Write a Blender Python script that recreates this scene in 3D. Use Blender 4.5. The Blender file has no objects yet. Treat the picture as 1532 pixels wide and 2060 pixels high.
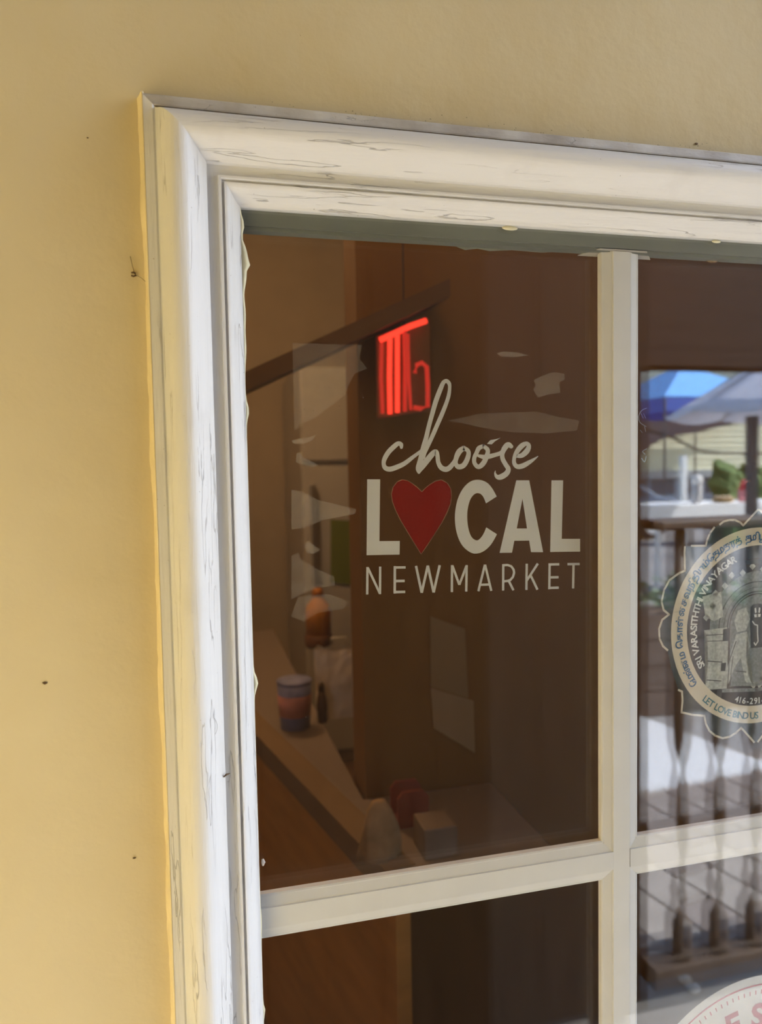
import bpy, bmesh, math, random
import numpy as np
from mathutils import Vector, Matrix

random.seed(7)
scene = bpy.context.scene
COL = scene.collection
RAD = math.radians

# ------------------------------------------------------------------ camera
YAW, PITCH, ROLL, FPX = 0.25023644, -0.05862139, -0.01842829, 1500.0
CAM_D, CAM_Z = 0.50, 1.30                 # metres in front of the wall, above the porch deck
CAM = np.array([0.0, -CAM_D, CAM_Z])
cy, sy, cp, sp = math.cos(YAW), math.sin(YAW), math.cos(PITCH), math.sin(PITCH)
FW = np.array([sy * cp, cy * cp, sp]); RT = np.array([cy, -sy, 0.0]); UP = np.cross(RT, FW)
c_, s_ = math.cos(ROLL), math.sin(ROLL)
RT, UP = c_ * RT + s_ * UP, -s_ * RT + c_ * UP
cam_data = bpy.data.cameras.new('camera')
cam = bpy.data.objects.new('camera', cam_data); COL.objects.link(cam)
B = -FW
cam.matrix_world = Matrix(((RT[0], UP[0], B[0], CAM[0]), (RT[1], UP[1], B[1], CAM[1]), (RT[2], UP[2], B[2], CAM[2]), (0, 0, 0, 1)))
cam_data.sensor_fit = 'VERTICAL'; cam_data.sensor_height = 36.0
cam_data.lens = 36.0 * FPX / 2060.0
cam_data.clip_start = 0.01
cam_data.dof.use_dof = True
cam_data.dof.focus_distance = 0.54
cam_data.dof.aperture_fstop = 6.8
scene.camera = cam

# ------------------------------------------------------------------ sky, sun, exposure
SUN_TO = Vector((0.79, 0.185, 0.58)).normalized()
world = bpy.data.worlds.new('World'); scene.world = world
world.use_nodes = True
wn = world.node_tree.nodes; wl = world.node_tree.links
sky = wn.new('ShaderNodeTexSky'); sky.sky_type = 'NISHITA'
sky.sun_disc = False
sky.sun_elevation = math.asin(SUN_TO.z)
sky.sun_rotation = math.atan2(SUN_TO.x, SUN_TO.y)
wl.new(sky.outputs[0], wn['Background'].inputs[0])
wn['Background'].inputs[1].default_value = 0.72
sun_data = bpy.data.lights.new('sun', 'SUN'); sun_data.energy = 23.0; sun_data.angle = RAD(1.0)
sun_data.color = (1.0, 0.985, 0.955)
sun = bpy.data.objects.new('sun', sun_data); COL.objects.link(sun)
sun.rotation_euler = SUN_TO.to_track_quat('Z', 'Y').to_euler()
sun.location = (6, 0, 5)
scene.view_settings.view_transform = 'Standard'
scene.view_settings.look = 'None'
scene.view_settings.exposure = 0.20
scene.view_settings.gamma = 1.0
scene.view_settings.use_curve_mapping = False
scene.cycles.transparent_max_bounces = 40
scene.cycles.max_bounces = 16
scene.cycles.diffuse_bounces = 6
scene.cycles.glossy_bounces = 6
scene.cycles.transmission_bounces = 12
scene.cycles.sample_clamp_indirect = 6.0
scene.cycles.use_denoising = True

# ------------------------------------------------------------------ helpers
def ray(x, y):
    return ((x - 766) / FPX) * RT - ((y - 1030) / FPX) * UP + FW
def at(x, y, Y):
    d = ray(x, y); return Vector(CAM + d * ((Y - CAM[1]) / d[1]))
def at_z(x, y, Z):
    d = ray(x, y); return Vector(CAM + d * ((Z - CAM[2]) / d[2]))
YG = 0.009                                  # outer face of the glass
def ref(x, y, d):                           # a place out in the street, found by its mirror image in the pane, d metres deep
    p = at(x, y, d - CAM_D); p.y = 2 * YG - p.y; return p
def ref_z(x, y, Z):
    p = at_z(x, y, Z); p.y = 2 * YG - p.y; return p

def link(name, me, mats, parent=None):
    o = bpy.data.objects.new(name, me); COL.objects.link(o)
    if not isinstance(mats, (list, tuple)): mats = [mats]
    if me is not None and len(me.materials) == 0:
        for m in mats: me.materials.append(m)
    if parent: o.parent = parent
    return o
def pyd(name, V, F, mats, parent=None, smooth=False, slots=None):
    me = bpy.data.meshes.new(name); me.from_pydata([tuple(v) for v in V], [], F)
    bm = bmesh.new(); bm.from_mesh(me); bmesh.ops.recalc_face_normals(bm, faces=bm.faces[:]); bm.to_mesh(me); bm.free()
    if smooth: me.polygons.foreach_set('use_smooth', [True] * len(me.polygons))
    if slots:
        me.polygons.foreach_set('material_index', slots)
    return link(name, me, mats, parent)
def tag(o, label=None, cat=None, group=None, kind=None):
    if label: o['label'] = label
    if cat: o['category'] = cat
    if group: o['group'] = group
    if kind: o['kind'] = kind
    return o
def empty(name, loc=(0, 0, 0)):
    o = bpy.data.objects.new(name, None); COL.objects.link(o); o.location = loc; o.empty_display_size = 0.05
    return o
def under(child, parent):                   # parent while the mesh stays where it was built
    child.parent = parent
    child.matrix_parent_inverse = Matrix.Translation(parent.location).inverted()
    return child
class MB:
    def __init__(s): s.V = []; s.F = []
    def add(s, V, F):
        n = len(s.V); s.V += [tuple(v) for v in V]; s.F += [tuple(i + n for i in f) for f in F]; return s
    def box(s, x0, x1, y0, y1, z0, z1):
        return s.add([(x0, y0, z0), (x1, y0, z0), (x1, y1, z0), (x0, y1, z0), (x0, y0, z1), (x1, y0, z1), (x1, y1, z1), (x0, y1, z1)],
                     [(0, 1, 2, 3), (4, 5, 6, 7), (0, 1, 5, 4), (1, 2, 6, 5), (2, 3, 7, 6), (3, 0, 4, 7)])
    def prism(s, P, off):                   # a polygon pushed along a vector
        n = len(P); off = Vector(off); P = [Vector(p) for p in P]
        return s.add(P + [p + off for p in P], [tuple(range(n)), tuple(range(2 * n - 1, n - 1, -1))] + [(i, (i + 1) % n, n + (i + 1) % n, n + i) for i in range(n)])
    def tube(s, pts, rad, seg=10, cap=True):
        pts = [Vector(p) for p in pts]; n = len(pts)
        if not hasattr(rad, '__len__'): rad = [rad] * n
        base = len(s.V); V = []; F = []
        for i, p in enumerate(pts):
            t = (pts[min(i + 1, n - 1)] - pts[max(i - 1, 0)]).normalized()
            a = t.cross(Vector((0, 0, 1)) if abs(t.z) < 0.9 else Vector((1, 0, 0))).normalized(); b = t.cross(a)
            for k in range(seg):
                q = 2 * math.pi * k / seg
                V.append(p + rad[i] * (math.cos(q) * a + math.sin(q) * b))
        for i in range(n - 1):
            for k in range(seg):
                F.append((i * seg + k, i * seg + (k + 1) % seg, (i + 1) * seg + (k + 1) % seg, (i + 1) * seg + k))
        if cap: F += [tuple(range(seg)), tuple(range((n - 1) * seg, n * seg))]
        return s.add(V, F)
    def lathe(s, prof, c=(0, 0, 0), seg=16):   # prof: (radius, z)
        c = Vector(c); V = []; F = []; n = len(prof)
        for r, z in prof:
            for k in range(seg):
                q = 2 * math.pi * k / seg; V.append(c + Vector((r * math.cos(q), r * math.sin(q), z)))
        for i in range(n - 1):
            for k in range(seg):
                F.append((i * seg + k, i * seg + (k + 1) % seg, (i + 1) * seg + (k + 1) % seg, (i + 1) * seg + k))
        F += [tuple(range(seg)), tuple(range((n - 1) * seg, n * seg))]
        return s.add(V, F)
    def build(s, name, mat, parent=None, smooth=False):
        o = pyd(name, s.V, s.F, mat, None, smooth)
        if parent: under(o, parent)
        return o
def bevel(o, w, seg=2):
    m = o.modifiers.new('edge', 'BEVEL'); m.width = w; m.segments = seg; m.limit_method = 'ANGLE'; return o

# ------------------------------------------------------------------ materials
MATS = {}
def lin(r, g, b):
    f = lambda c: c / 12.92 if c <= 0.04045 else ((c + 0.055) / 1.055) ** 2.4
    return (f(r / 255), f(g / 255), f(b / 255), 1.0)
def mat(name, col, rough=0.6, var=0.0, scale=8.0, bump=0.0, bscale=60.0, stretch=(1, 1, 1), metal=0.0, spec=0.4, emit=None, estr=0.0):
    if name in MATS: return MATS[name]
    m = bpy.data.materials.new(name); m.use_nodes = True; MATS[name] = m
    N = m.node_tree.nodes; L = m.node_tree.links; p = N['Principled BSDF']
    c = col if len(col) == 4 else (*col, 1)
    p.inputs['Base Color'].default_value = c
    p.inputs['Roughness'].default_value = rough; p.inputs['Metallic'].default_value = metal
    p.inputs['Specular IOR Level'].default_value = spec
    if emit:
        p.inputs['Emission Color'].default_value = (*emit[:3], 1); p.inputs['Emission Strength'].default_value = estr
    if var or bump:
        g = N.new('ShaderNodeNewGeometry'); mp = N.new('ShaderNodeMapping'); mp.inputs['Scale'].default_value = stretch
        L.new(g.outputs['Position'], mp.inputs['Vector'])
        if var:
            t = N.new('ShaderNodeTexNoise'); t.inputs['Scale'].default_value = scale; t.inputs['Detail'].default_value = 6
            L.new(mp.outputs[0], t.inputs['Vector'])
            r = N.new('ShaderNodeMapRange'); r.inputs['From Min'].default_value = 0.3; r.inputs['From Max'].default_value = 0.7
            r.inputs['To Min'].default_value = 1 - var; r.inputs['To Max'].default_value = 1 + var
            L.new(t.outputs['Fac'], r.inputs['Value'])
            mx = N.new('ShaderNodeMix'); mx.data_type = 'RGBA'; mx.blend_type = 'MULTIPLY'; mx.inputs['Factor'].default_value = 1
            mx.inputs[6].default_value = c; L.new(r.outputs[0], mx.inputs[7]); L.new(mx.outputs[2], p.inputs['Base Color'])
        if bump:
            t2 = N.new('ShaderNodeTexNoise'); t2.inputs['Scale'].default_value = bscale; t2.inputs['Detail'].default_value = 4
            L.new(mp.outputs[0], t2.inputs['Vector'])
            b = N.new('ShaderNodeBump'); b.inputs['Strength'].default_value = bump; b.inputs['Distance'].default_value = 0.002
            L.new(t2.outputs['Fac'], b.inputs['Height']); L.new(b.outputs[0], p.inputs['Normal'])
    return m
def casing_mat(name, stretch, dirt=0.0):    # embossed white vinyl with fine dark cracks along the grain
    m = bpy.data.materials.new(name); m.use_nodes = True
    N = m.node_tree.nodes; L = m.node_tree.links; p = N['Principled BSDF']; p.inputs['Roughness'].default_value = 0.5
    g = N.new('ShaderNodeNewGeometry'); mp = N.new('ShaderNodeMapping'); mp.inputs['Scale'].default_value = stretch
    L.new(g.outputs['Position'], mp.inputs['Vector'])
    def noise(s, d=4, v=mp):
        t = N.new('ShaderNodeTexNoise'); t.inputs['Scale'].default_value = s; t.inputs['Detail'].default_value = d
        L.new(v.outputs[0], t.inputs['Vector']); return t
    def rng(src, a, b, c=0.0, d=1.0):
        r = N.new('ShaderNodeMapRange'); r.inputs['From Min'].default_value = a; r.inputs['From Max'].default_value = b
        r.inputs['To Min'].default_value = c; r.inputs['To Max'].default_value = d; L.new(src, r.inputs['Value']); return r
    def op(o, a, b):
        q = N.new('ShaderNodeMath'); q.operation = o
        L.new(a, q.inputs[0])
        if hasattr(b, 'is_linked'): L.new(b, q.inputs[1])
        else: q.inputs[1].default_value = b
        return q
    n1 = noise(190, 4)
    d1 = op('ABSOLUTE', op('SUBTRACT', n1.outputs['Fac'], 0.56).outputs[0], 0)
    crack = rng(d1.outputs[0], 0.0, 0.014, 1.0, 0.0)
    n2 = noise(75, 2); gate = rng(n2.outputs['Fac'], 0.50, 0.60)
    cr = op('MULTIPLY', crack.outputs[0], gate.outputs[0])
    mp2 = N.new('ShaderNodeMapping'); L.new(g.outputs['Position'], mp2.inputs['Vector'])
    n3 = noise(420, 3, mp2); specks = rng(n3.outputs['Fac'], 0.74, 0.78)
    n4 = noise(24, 6, mp2)
    grime = rng(n4.outputs['Fac'], 0.30 if dirt else 0.6, 0.75, 0.0, dirt if dirt else 0.10)
    dark = op('MAXIMUM', op('MAXIMUM', op('MULTIPLY', cr.outputs[0], 0.17).outputs[0], op('MULTIPLY', specks.outputs[0], 0.6).outputs[0]).outputs[0], grime.outputs[0])
    mx = N.new('ShaderNodeMix'); mx.data_type = 'RGBA'; mx.inputs[6].default_value = (0.73, 0.73, 0.72, 1); mx.inputs[7].default_value = (0.20, 0.15, 0.10, 1)
    L.new(dark.outputs[0], mx.inputs['Factor']); L.new(mx.outputs[2], p.inputs['Base Color'])
    n5 = noise(130, 4)
    hgt = op('SUBTRACT', op('MULTIPLY', n5.outputs['Fac'], 0.5).outputs[0], op('MULTIPLY', cr.outputs[0], 0.22).outputs[0])
    b = N.new('ShaderNodeBump'); b.inputs['Strength'].default_value = 1.0; b.inputs['Distance'].default_value = 0.0022
    L.new(hgt.outputs[0], b.inputs['Height']); L.new(b.outputs[0], p.inputs['Normal'])
    return m
def wall_mat():                             # cream-yellow painted render, faint trowel relief, flecks of dirt
    m = bpy.data.materials.new('yellow_paint'); m.use_nodes = True
    N = m.node_tree.nodes; L = m.node_tree.links; p = N['Principled BSDF']; p.inputs['Roughness'].default_value = 0.7
    g = N.new('ShaderNodeNewGeometry')
    def noise(s, d=4):
        t = N.new('ShaderNodeTexNoise'); t.inputs['Scale'].default_value = s; t.inputs['Detail'].default_value = d
        L.new(g.outputs['Position'], t.inputs['Vector']); return t
    def rng(src, a, b, c=0.0, d=1.0):
        r = N.new('ShaderNodeMapRange'); r.inputs['From Min'].default_value = a; r.inputs['From Max'].default_value = b
        r.inputs['To Min'].default_value = c; r.inputs['To Max'].default_value = d; L.new(src, r.inputs['Value']); return r
    a = noise(5, 9); ar = rng(a.outputs['Fac'], 0.35, 0.65)
    mx = N.new('ShaderNodeMix'); mx.data_type = 'RGBA'
    mx.inputs[6].default_value = (0.645, 0.545, 0.325, 1); mx.inputs[7].default_value = (0.69, 0.595, 0.37, 1)
    L.new(ar.outputs[0], mx.inputs['Factor'])
    s1 = noise(260, 2); sr = rng(s1.outputs['Fac'], 0.785, 0.80)
    mx2 = N.new('ShaderNodeMix'); mx2.data_type = 'RGBA'; mx2.inputs[7].default_value = (0.25, 0.17, 0.08, 1)
    L.new(sr.outputs[0], mx2.inputs['Factor']); L.new(mx.outputs[2], mx2.inputs[6]); L.new(mx2.outputs[2], p.inputs['Base Color'])
    b1 = noise(30, 9)
    b = N.new('ShaderNodeBump'); b.inputs['Strength'].default_value = 0.5; b.inputs['Distance'].default_value = 0.003
    L.new(b1.outputs['Fac'], b.inputs['Height']); L.new(b.outputs[0], p.inputs['Normal'])
    return m
def glass_mat():                            # clear float glass: Schlick reflection over straight transmission, faint dust
    m = bpy.data.materials.new('float_glass'); m.use_nodes = True
    N = m.node_tree.nodes; L = m.node_tree.links; N.remove(N['Principled BSDF']); out = N['Material Output']
    lw = N.new('ShaderNodeLayerWeight'); lw.inputs['Blend'].default_value = 0.5
    pw = N.new('ShaderNodeMath'); pw.operation = 'POWER'; pw.inputs[1].default_value = 5; L.new(lw.outputs['Facing'], pw.inputs[0])
    ml = N.new('ShaderNodeMath'); ml.operation = 'MULTIPLY_ADD'; ml.inputs[1].default_value = 0.955; ml.inputs[2].default_value = 0.045
    L.new(pw.outputs[0], ml.inputs[0])
    tr = N.new('ShaderNodeBsdfTransparent'); tr.inputs[0].default_value = (0.985, 0.99, 0.985, 1)
    gl = N.new('ShaderNodeBsdfGlossy'); gl.inputs['Roughness'].default_value = 0.0; gl.inputs[0].default_value = (1, 1, 1, 1)
    mix = N.new('ShaderNodeMixShader'); L.new(ml.outputs[0], mix.inputs[0]); L.new(tr.outputs[0], mix.inputs[1]); L.new(gl.outputs[0], mix.inputs[2])
    L.new(mix.outputs[0], out.inputs[0])
    return m
def film_mat(name, col, opacity, noise=0.0, nscale=80.0, rough=0.5):   # thin see-through film, print or glue residue
    m = bpy.data.materials.new(name); m.use_nodes = True
    N = m.node_tree.nodes; L = m.node_tree.links; N.remove(N['Principled BSDF']); out = N['Material Output']
    tr = N.new('ShaderNodeBsdfTransparent'); df = N.new('ShaderNodeBsdfDiffuse'); df.inputs[0].default_value = col
    mix = N.new('ShaderNodeMixShader'); mix.inputs[0].default_value = opacity
    if noise:
        g = N.new('ShaderNodeNewGeometry'); t = N.new('ShaderNodeTexNoise'); t.inputs['Scale'].default_value = nscale; t.inputs['Detail'].default_value = 5
        L.new(g.outputs['Position'], t.inputs['Vector'])
        r = N.new('ShaderNodeMapRange'); r.inputs['From Min'].default_value = 0.35; r.inputs['From Max'].default_value = 0.7
        r.inputs['To Min'].default_value = opacity * (1 - noise); r.inputs['To Max'].default_value = opacity * (1 + noise)
        L.new(t.outputs['Fac'], r.inputs['Value']); L.new(r.outputs[0], mix.inputs[0])
    L.new(tr.outputs[0], mix.inputs[1]); L.new(df.outputs[0], mix.inputs[2]); L.new(mix.outputs[0], out.inputs[0])
    return m

M_WALL = wall_mat()
M_CASE_V = casing_mat('white_vinyl_upright', (1, 1, 0.08))
M_CASE_H = casing_mat('white_vinyl_level', (0.08, 1, 1))
M_CASE_D = casing_mat('white_vinyl_dirty', (0.35, 1, 1), dirt=0.75)
M_GRIME = mat('packed_grime', (0.13, 0.095, 0.055), 0.9, var=0.4, scale=60)
M_GLASS = glass_mat()
M_BAR = mat('grille_enamel', (0.74, 0.73, 0.71), 0.35, var=0.03, scale=40)
M_SPACER = mat('spacer_metal', (0.20, 0.215, 0.19), 0.45, var=0.12, scale=60, stretch=(0.2, 1, 1))
M_SEAL = mat('cream_sealant', (0.70, 0.66, 0.45), 0.45, var=0.1, scale=80)
M_CAULK = mat('yellow_caulk', (0.80, 0.69, 0.44), 0.6, var=0.08, scale=50, bump=0.3, bscale=90)
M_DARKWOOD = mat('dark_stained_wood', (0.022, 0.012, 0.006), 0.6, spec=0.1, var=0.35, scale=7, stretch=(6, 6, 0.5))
M_DECK = mat('deck_boards', (0.27, 0.26, 0.255), 0.7, var=0.2, scale=5, stretch=(0.4, 5, 1))
M_SOFFIT = mat('soffit_boards', (0.30, 0.25, 0.20), 0.7, var=0.1)

# ================================================================== SETTING
# window outline on the wall (metres)
OX0, OZ1 = -0.0208, 1.5316                  # outer corner of the casing
CW = 0.0587                                 # casing width
GX0, GZ1 = OX0 + CW, OZ1 - CW               # glass corner
BARW = 0.0322
BX = 0.3237                                 # centre of the first upright bar
PANEW = BX - BARW / 2 - GX0
BX2 = BX + PANEW + BARW
GX1 = BX2 + BARW / 2 + PANEW
BZ = 0.985                                  # level bar
PANEH = GZ1 - (BZ + BARW / 2)
GZ0 = BZ - BARW / 2 - PANEH
OX1, OZ0 = GX1 + CW, GZ0 - CW
WX0, WX1 = -0.62, 1.3                       # wall ends
DECKZ, CEILZ, TOPZ = 0.0, 2.45, 3.6

def holed_wall(name, x0, x1, z0, z1, hx0, hx1, hz0, hz1, y0, y1, m):
    mb = MB()
    mb.box(x0, hx0, y0, y1, z0, z1); mb.box(hx1, x1, y0, y1, z0, z1)
    mb.box(hx0, hx1, y0, y1, z0, hz0); mb.box(hx0, hx1, y0, y1, hz1, z1)
    o = mb.build(name, m); return tag(o, kind='structure')
i = 0.012
wf = holed_wall('wall_front', WX0, WX1, -0.45, TOPZ, OX0 + i, OX1 - i, OZ0 + i, OZ1 - i, 0.0, 0.15, M_WALL)
tag(MB().box(WX0 - 0.15, WX0, -1.55, 0.15, -0.45, TOPZ).build('wall_left_bounce', mat('golden_bounce_paint', (0.73, 0.555, 0.20), 0.7, var=0.05)), kind='structure')  # unseen side wall, added and painted golden to bounce yellow sunlight
tag(MB().box(WX0, 2.05, -1.2, 0.0, -0.10, DECKZ).build('floor_porch', M_DECK), kind='structure')
tag(MB().box(WX0, 0.98, -1.2, 0.0, CEILZ, CEILZ + 0.12).build('ceiling_porch', M_SOFFIT), kind='structure')

tag(MB().box(WX0, WX0 + 0.02, -1.5, 0.0, DECKZ, 0.55).build('added_trim_1', mat('grey_bounce_plinth', (0.55, 0.56, 0.58), 0.8, var=0.05)), kind='structure')  # unseen plinth, added so the low bounce light turns neutral

# ------------------------------------------------------------------ the window
win = empty('window_1', (GX0, 0, GZ0)); tag(win, kind='structure')
PROF = [(0, 0), (0, 9.5), (0.8, 10.5), (6.2, 11), (7.0, 10.5), (7.3, 10.1), (7.9, 10.3), (9.0, 12.8), (10.6, 17.0), (12.6, 20.6), (14.8, 23.0), (17.2, 24.4),
        (20.0, 25.0), (22.6, 25.0), (25.0, 24.3), (27.2, 22.4), (29.4, 19.4), (31.8, 15.6), (34.2, 12.0), (36.4, 9.6), (37.3, 8.8), (37.7, 5.2), (44.2, 5.2),
        (44.7, 8.0), (46.2, 8.0), (46.7, 4.6), (47.9, 4.6), (48.3, 7.0), (49.4, 6.8), (51.2, 4.8), (52.8, 1.6), (54.2, -1.6), (55.6, -4.2), (57.4, -5.8), (58.7, -6.4), (58.7, -12.0)]
def casing(name, side, mats):
    V = []; F = []; sl = []; n = len(PROF)
    NS = 24
    for k in range(NS + 1):
        t = k / NS
        for u, h in PROF:
            u /= 1000; h /= 1000
            a, b = OX0 + u, OX1 - u; c, d = OZ0 + u, OZ1 - u
            if side == 'L': p = (a, -h, c + (d - c) * t)
            if side == 'R': p = (b, -h, c + (d - c) * t)
            if side == 'T': p = (a + (b - a) * t, -h, d)
            if side == 'B': p = (a + (b - a) * t, -h, c)
            V.append(p)
    for k in range(NS):
        for j in range(n - 1):
            F.append((k * n + j, k * n + j + 1, (k + 1) * n + j + 1, (k + 1) * n + j)); sl.append((2 if j in (4, 5) else 1) if (len(mats) > 1 and j <= 5) else 0)
    o = pyd(name, V, F, mats, None, False, sl)
    sm = [False] * len(F)
    for q in range(len(F)):
        j = q % (n - 1); sm[q] = (6 <= j <= 18) or (27 <= j <= 33)
    o.data.polygons.foreach_set('use_smooth', sm)
    mdl = o.modifiers.new('split', 'EDGE_SPLIT'); mdl.split_angle = RAD(38)
    return under(o, win)
casing('side_casing', 'L', [M_CASE_V]); casing('head_casing', 'T', [M_CASE_H, M_CASE_D, M_GRIME])
casing('side_casing', 'R', [M_CASE_V]); casing('sill_casing', 'B', [M_CASE_H])

# paint-yellow caulk bead down the outer left edge: lumpy half-round strip
V = []; F = []; NZ = 170
for k in range(NZ + 1):
    z = OZ0 + (OZ1 + 0.001 - OZ0) * k / NZ
    w = 0.0016 + 0.0006 * math.sin(z * 61) * math.sin(z * 23) + random.uniform(-0.00035, 0.00035)
    for (du, h) in ((-w - 0.0012, 0.0), (-w * 0.8, 0.0045), (-w * 0.25, 0.0088), (0.0006, 0.0106), (0.0012, 0.0090)):
        V.append((OX0 + du, -h, z))
for k in range(NZ):
    for j in range(4): F.append((k * 5 + j, k * 5 + j + 1, k * 5 + 6 + j, k * 5 + 5 + j))
under(pyd('caulk_bead', V, F, M_CAULK, None, True), win)

# double glazing: two panes 3 mm thick
Y1, Y2 = YG, YG + 0.016
eg = 0.006
for y in (Y1, Y2):
    MB().box(GX0 - eg, GX1 + eg, y, y + 0.003, GZ0 - eg, GZ1 + eg).build('glass_pane', M_GLASS, win)
YB = YG + 0.003 + 0.0065                    # centre of the cavity
BP = [(-16.1, 0.6), (-16.1, 2.2), (-15.0, 2.9), (-14.2, 2.9), (-8.6, 4.5), (-7.6, 4.6), (-7.2, 5.6), (7.2, 5.6), (7.6, 4.6), (8.6, 4.5), (14.2, 2.9), (15.0, 2.9), (16.1, 2.2), (16.1, 0.6)]
BP = BP + [(u, -h) for u, h in reversed(BP)]
def bar_v(x, z0, z1):
    P = [(x + u / 1000, YB - h / 1000, z0) for u, h in BP]
    return MB().prism(P, (0, 0, z1 - z0)).build('grille_bar', M_BAR, win)
def bar_h(z, x0, x1):
    P = [(x0, YB - h / 1000, z + u / 1000) for u, h in BP]
    return MB().prism(P, (x1 - x0, 0, 0)).build('grille_bar', M_BAR, win)
SPZ = 1.4605                                # underside of the top spacer
for x in (BX, BX2): bar_v(x, GZ0, SPZ + 0.0005)
g7 = 0.0073
bar_h(BZ, GX0 - 0.004, BX - g7); bar_h(BZ, BX + g7 + 0.0007, BX2 - g7); bar_h(BZ, BX2 + g7, GX1 + 0.004)
sp_ = MB().box(GX0 - eg, GX1 + eg, YG + 0.0032, YG + 0.0158, SPZ + 0.0025, GZ1 + eg)
sp_.box(GX0 - eg, GX1 + eg, YG + 0.0052, YG + 0.0138, SPZ, SPZ + 0.0025)
sp_.build('spacer_bar', M_SPACER, win)
for x in (GX0 - 0.004, GX1 + 0.004): MB().box(x - 0.004, x + 0.004, YG + 0.0032, YG + 0.0158, GZ0 - eg, SPZ).build('spacer_bar', M_SPACER, win)
MB().box(GX0 - eg, GX1 + eg, YG + 0.0032, YG + 0.0158, GZ0 - eg, GZ0).build('spacer_bar', M_SPACER, win)
M_CLIP = mat('clear_plastic_clip', (0.50, 0.48, 0.44), 0.3)
for x in (BX, BX2):                         # wide plastic end clip where the upright bar meets the spacer
    MB().prism([(x - 0.019, YG + 0.0034, SPZ + 0.0018), (x + 0.021, YG + 0.0034, SPZ + 0.0018), (x + 0.032, YG + 0.0150, SPZ - 0.0006), (x - 0.031, YG + 0.0150, SPZ - 0.0006)], (0, 0, -0.0006)).build('bar_clip', M_CLIP, win)
# inner frame, so that the opening is closed all round on the room side
fr = MB()
for (a, b, c, d) in ((OX0 + 0.012, GX0 - 0.001, OZ0 + 0.012, OZ1 - 0.012), (GX1 + 0.001, OX1 - 0.012, OZ0 + 0.012, OZ1 - 0.012), (GX0 - 0.001, GX1 + 0.001, 1.508, OZ1 - 0.012), (GX0 - 0.001, GX1 + 0.001, OZ0 + 0.012, GZ0 - 0.001)):
    fr.box(a, b, YG + 0.022, 0.16, c, d)
fr.build('sash_frame', mat('white_sash', (0.7, 0.68, 0.62), 0.5), win)
# wavy sealant squeezed out along the left edge of the glass
V = []; F = []; zs = []
for k in range(240): zs.append(GZ0 + (GZ1 - GZ0) * k / 239)
def seal_w(z):
    yv = 1.0
    for (zz, w, s) in ((1.462, 2.2, 0.006), (1.445, 3.4, 0.006), (1.437, 4.2, 0.004), (1.428, 2.6, 0.008), (1.405, 1.5, 0.012), (1.382, 1.2, 0.012), (1.340, 1.9, 0.006), (1.155, 2.8, 0.006), (0.985, 0.6, 0.01), (0.921, 1.3, 0.004), (0.899, 3.2, 0.0055)):
        yv += w * math.exp(-((z - zz) / s) ** 2)
    return (yv - 0.6) / 1000
for z in zs:
    w = seal_w(z)
    for du, h in ((-0.002, -0.0003), (w * 0.5 - 0.0006, 0.0022), (w * 0.85 - 0.0004, 0.0016), (w, 0.0001)):
        V.append((GX0 + du, YG - h, z))
for k in range(len(zs) - 1):
    for j in range(3): F.append((k * 4 + j, k * 4 + j + 1, k * 4 + 5 + j, k * 4 + 4 + j))
under(pyd('sealant_bead', V, F, M_SEAL, None, True), win)
def blob(px, py, rx, rz, Y=YG, m=M_SEAL, name='sealant_blob'):
    c = at(px, py, Y); V = []; F = []; S = 18
    for q, (k, h) in enumerate(((1.0, 0.0), (0.85, 0.0007), (0.5, 0.0012), (0.05, 0.0014))):
        for j in range(S):
            a = 2 * math.pi * j / S; V.append((c.x + rx * k * math.cos(a), c.y - h, c.z + rz * k * math.sin(a)))
    for q in range(3):
        for j in range(S): F.append((q * S + j, q * S + (j + 1) % S, (q + 1) * S + (j + 1) % S, (q + 1) * S + j))
    F.append(tuple(range(3 * S, 4 * S)))
    return under(pyd(name, V, F, m, None, True), win)
blob(1025, 459, 0.0062, 0.0016); blob(1440, 486, 0.0042, 0.0012)
blob(1432, 521, 0.0072, 0.0030, YG + 0.012, film_mat('brown_glue', (0.5, 0.33, 0.18, 1), 0.45), 'glue_blob')
# grey butyl film slipped down below the spacer
P = [(905, 488), (918, 496), (935, 503), (960, 500), (985, 505), (1030, 503), (1090, 508), (1150, 505), (1204, 509), (1204, 494), (1100, 490), (1000, 486), (905, 480)]
o = MB().prism([at(x, y, YG + 0.0155) for x, y in P], (0, 0.0004, 0)).build('butyl_smear', film_mat('butyl', (0.36, 0.38, 0.33, 1), 0.9, 0.1), win)

# ------------------------------------------------------------------ room behind the glass
M_RWALL = mat('room_wall_paint', (0.38, 0.31, 0.23), 0.8, var=0.05)
M_RDARK = mat('brown_partition_paint', (0.22, 0.115, 0.035), 0.8, spec=0.1, var=0.08, scale=3)
RX0, RX1, RY1 = -0.85, 1.2, 3.3
tag(MB().box(RX0, RX1, RY1, RY1 + 0.1, -0.1, 2.6).build('wall_back', M_RWALL), kind='structure')
tag(MB().box(RX0 - 0.1, RX0, 0.15, RY1, -0.1, 2.6).build('wall_room_left', M_RWALL), kind='structure')
tag(MB().box(RX1, RX1 + 0.1, 0.15, RY1, -0.1, 2.6).build('wall_room_right', mat('dark_brown_panel', (0.09, 0.05, 0.022), 0.9, spec=0.1)), kind='structure')
tag(MB().box(RX0, RX1, 0.15, RY1, -0.1, 0.0).build('floor_room', mat('room_floor', (0.16, 0.09, 0.05), 0.5, var=0.2)), kind='structure')
tag(MB().box(RX0, RX1, 0.15, RY1, 2.5, 2.6).build('ceiling_room', M_RWALL), kind='structure')
YP = 0.80
px0 = at(726, 1100, YP).x
tag(MB().box(px0, RX1, YP, YP + 0.10, 0.0, 2.5).build('wall_partition', M_RDARK), kind='structure')

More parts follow.
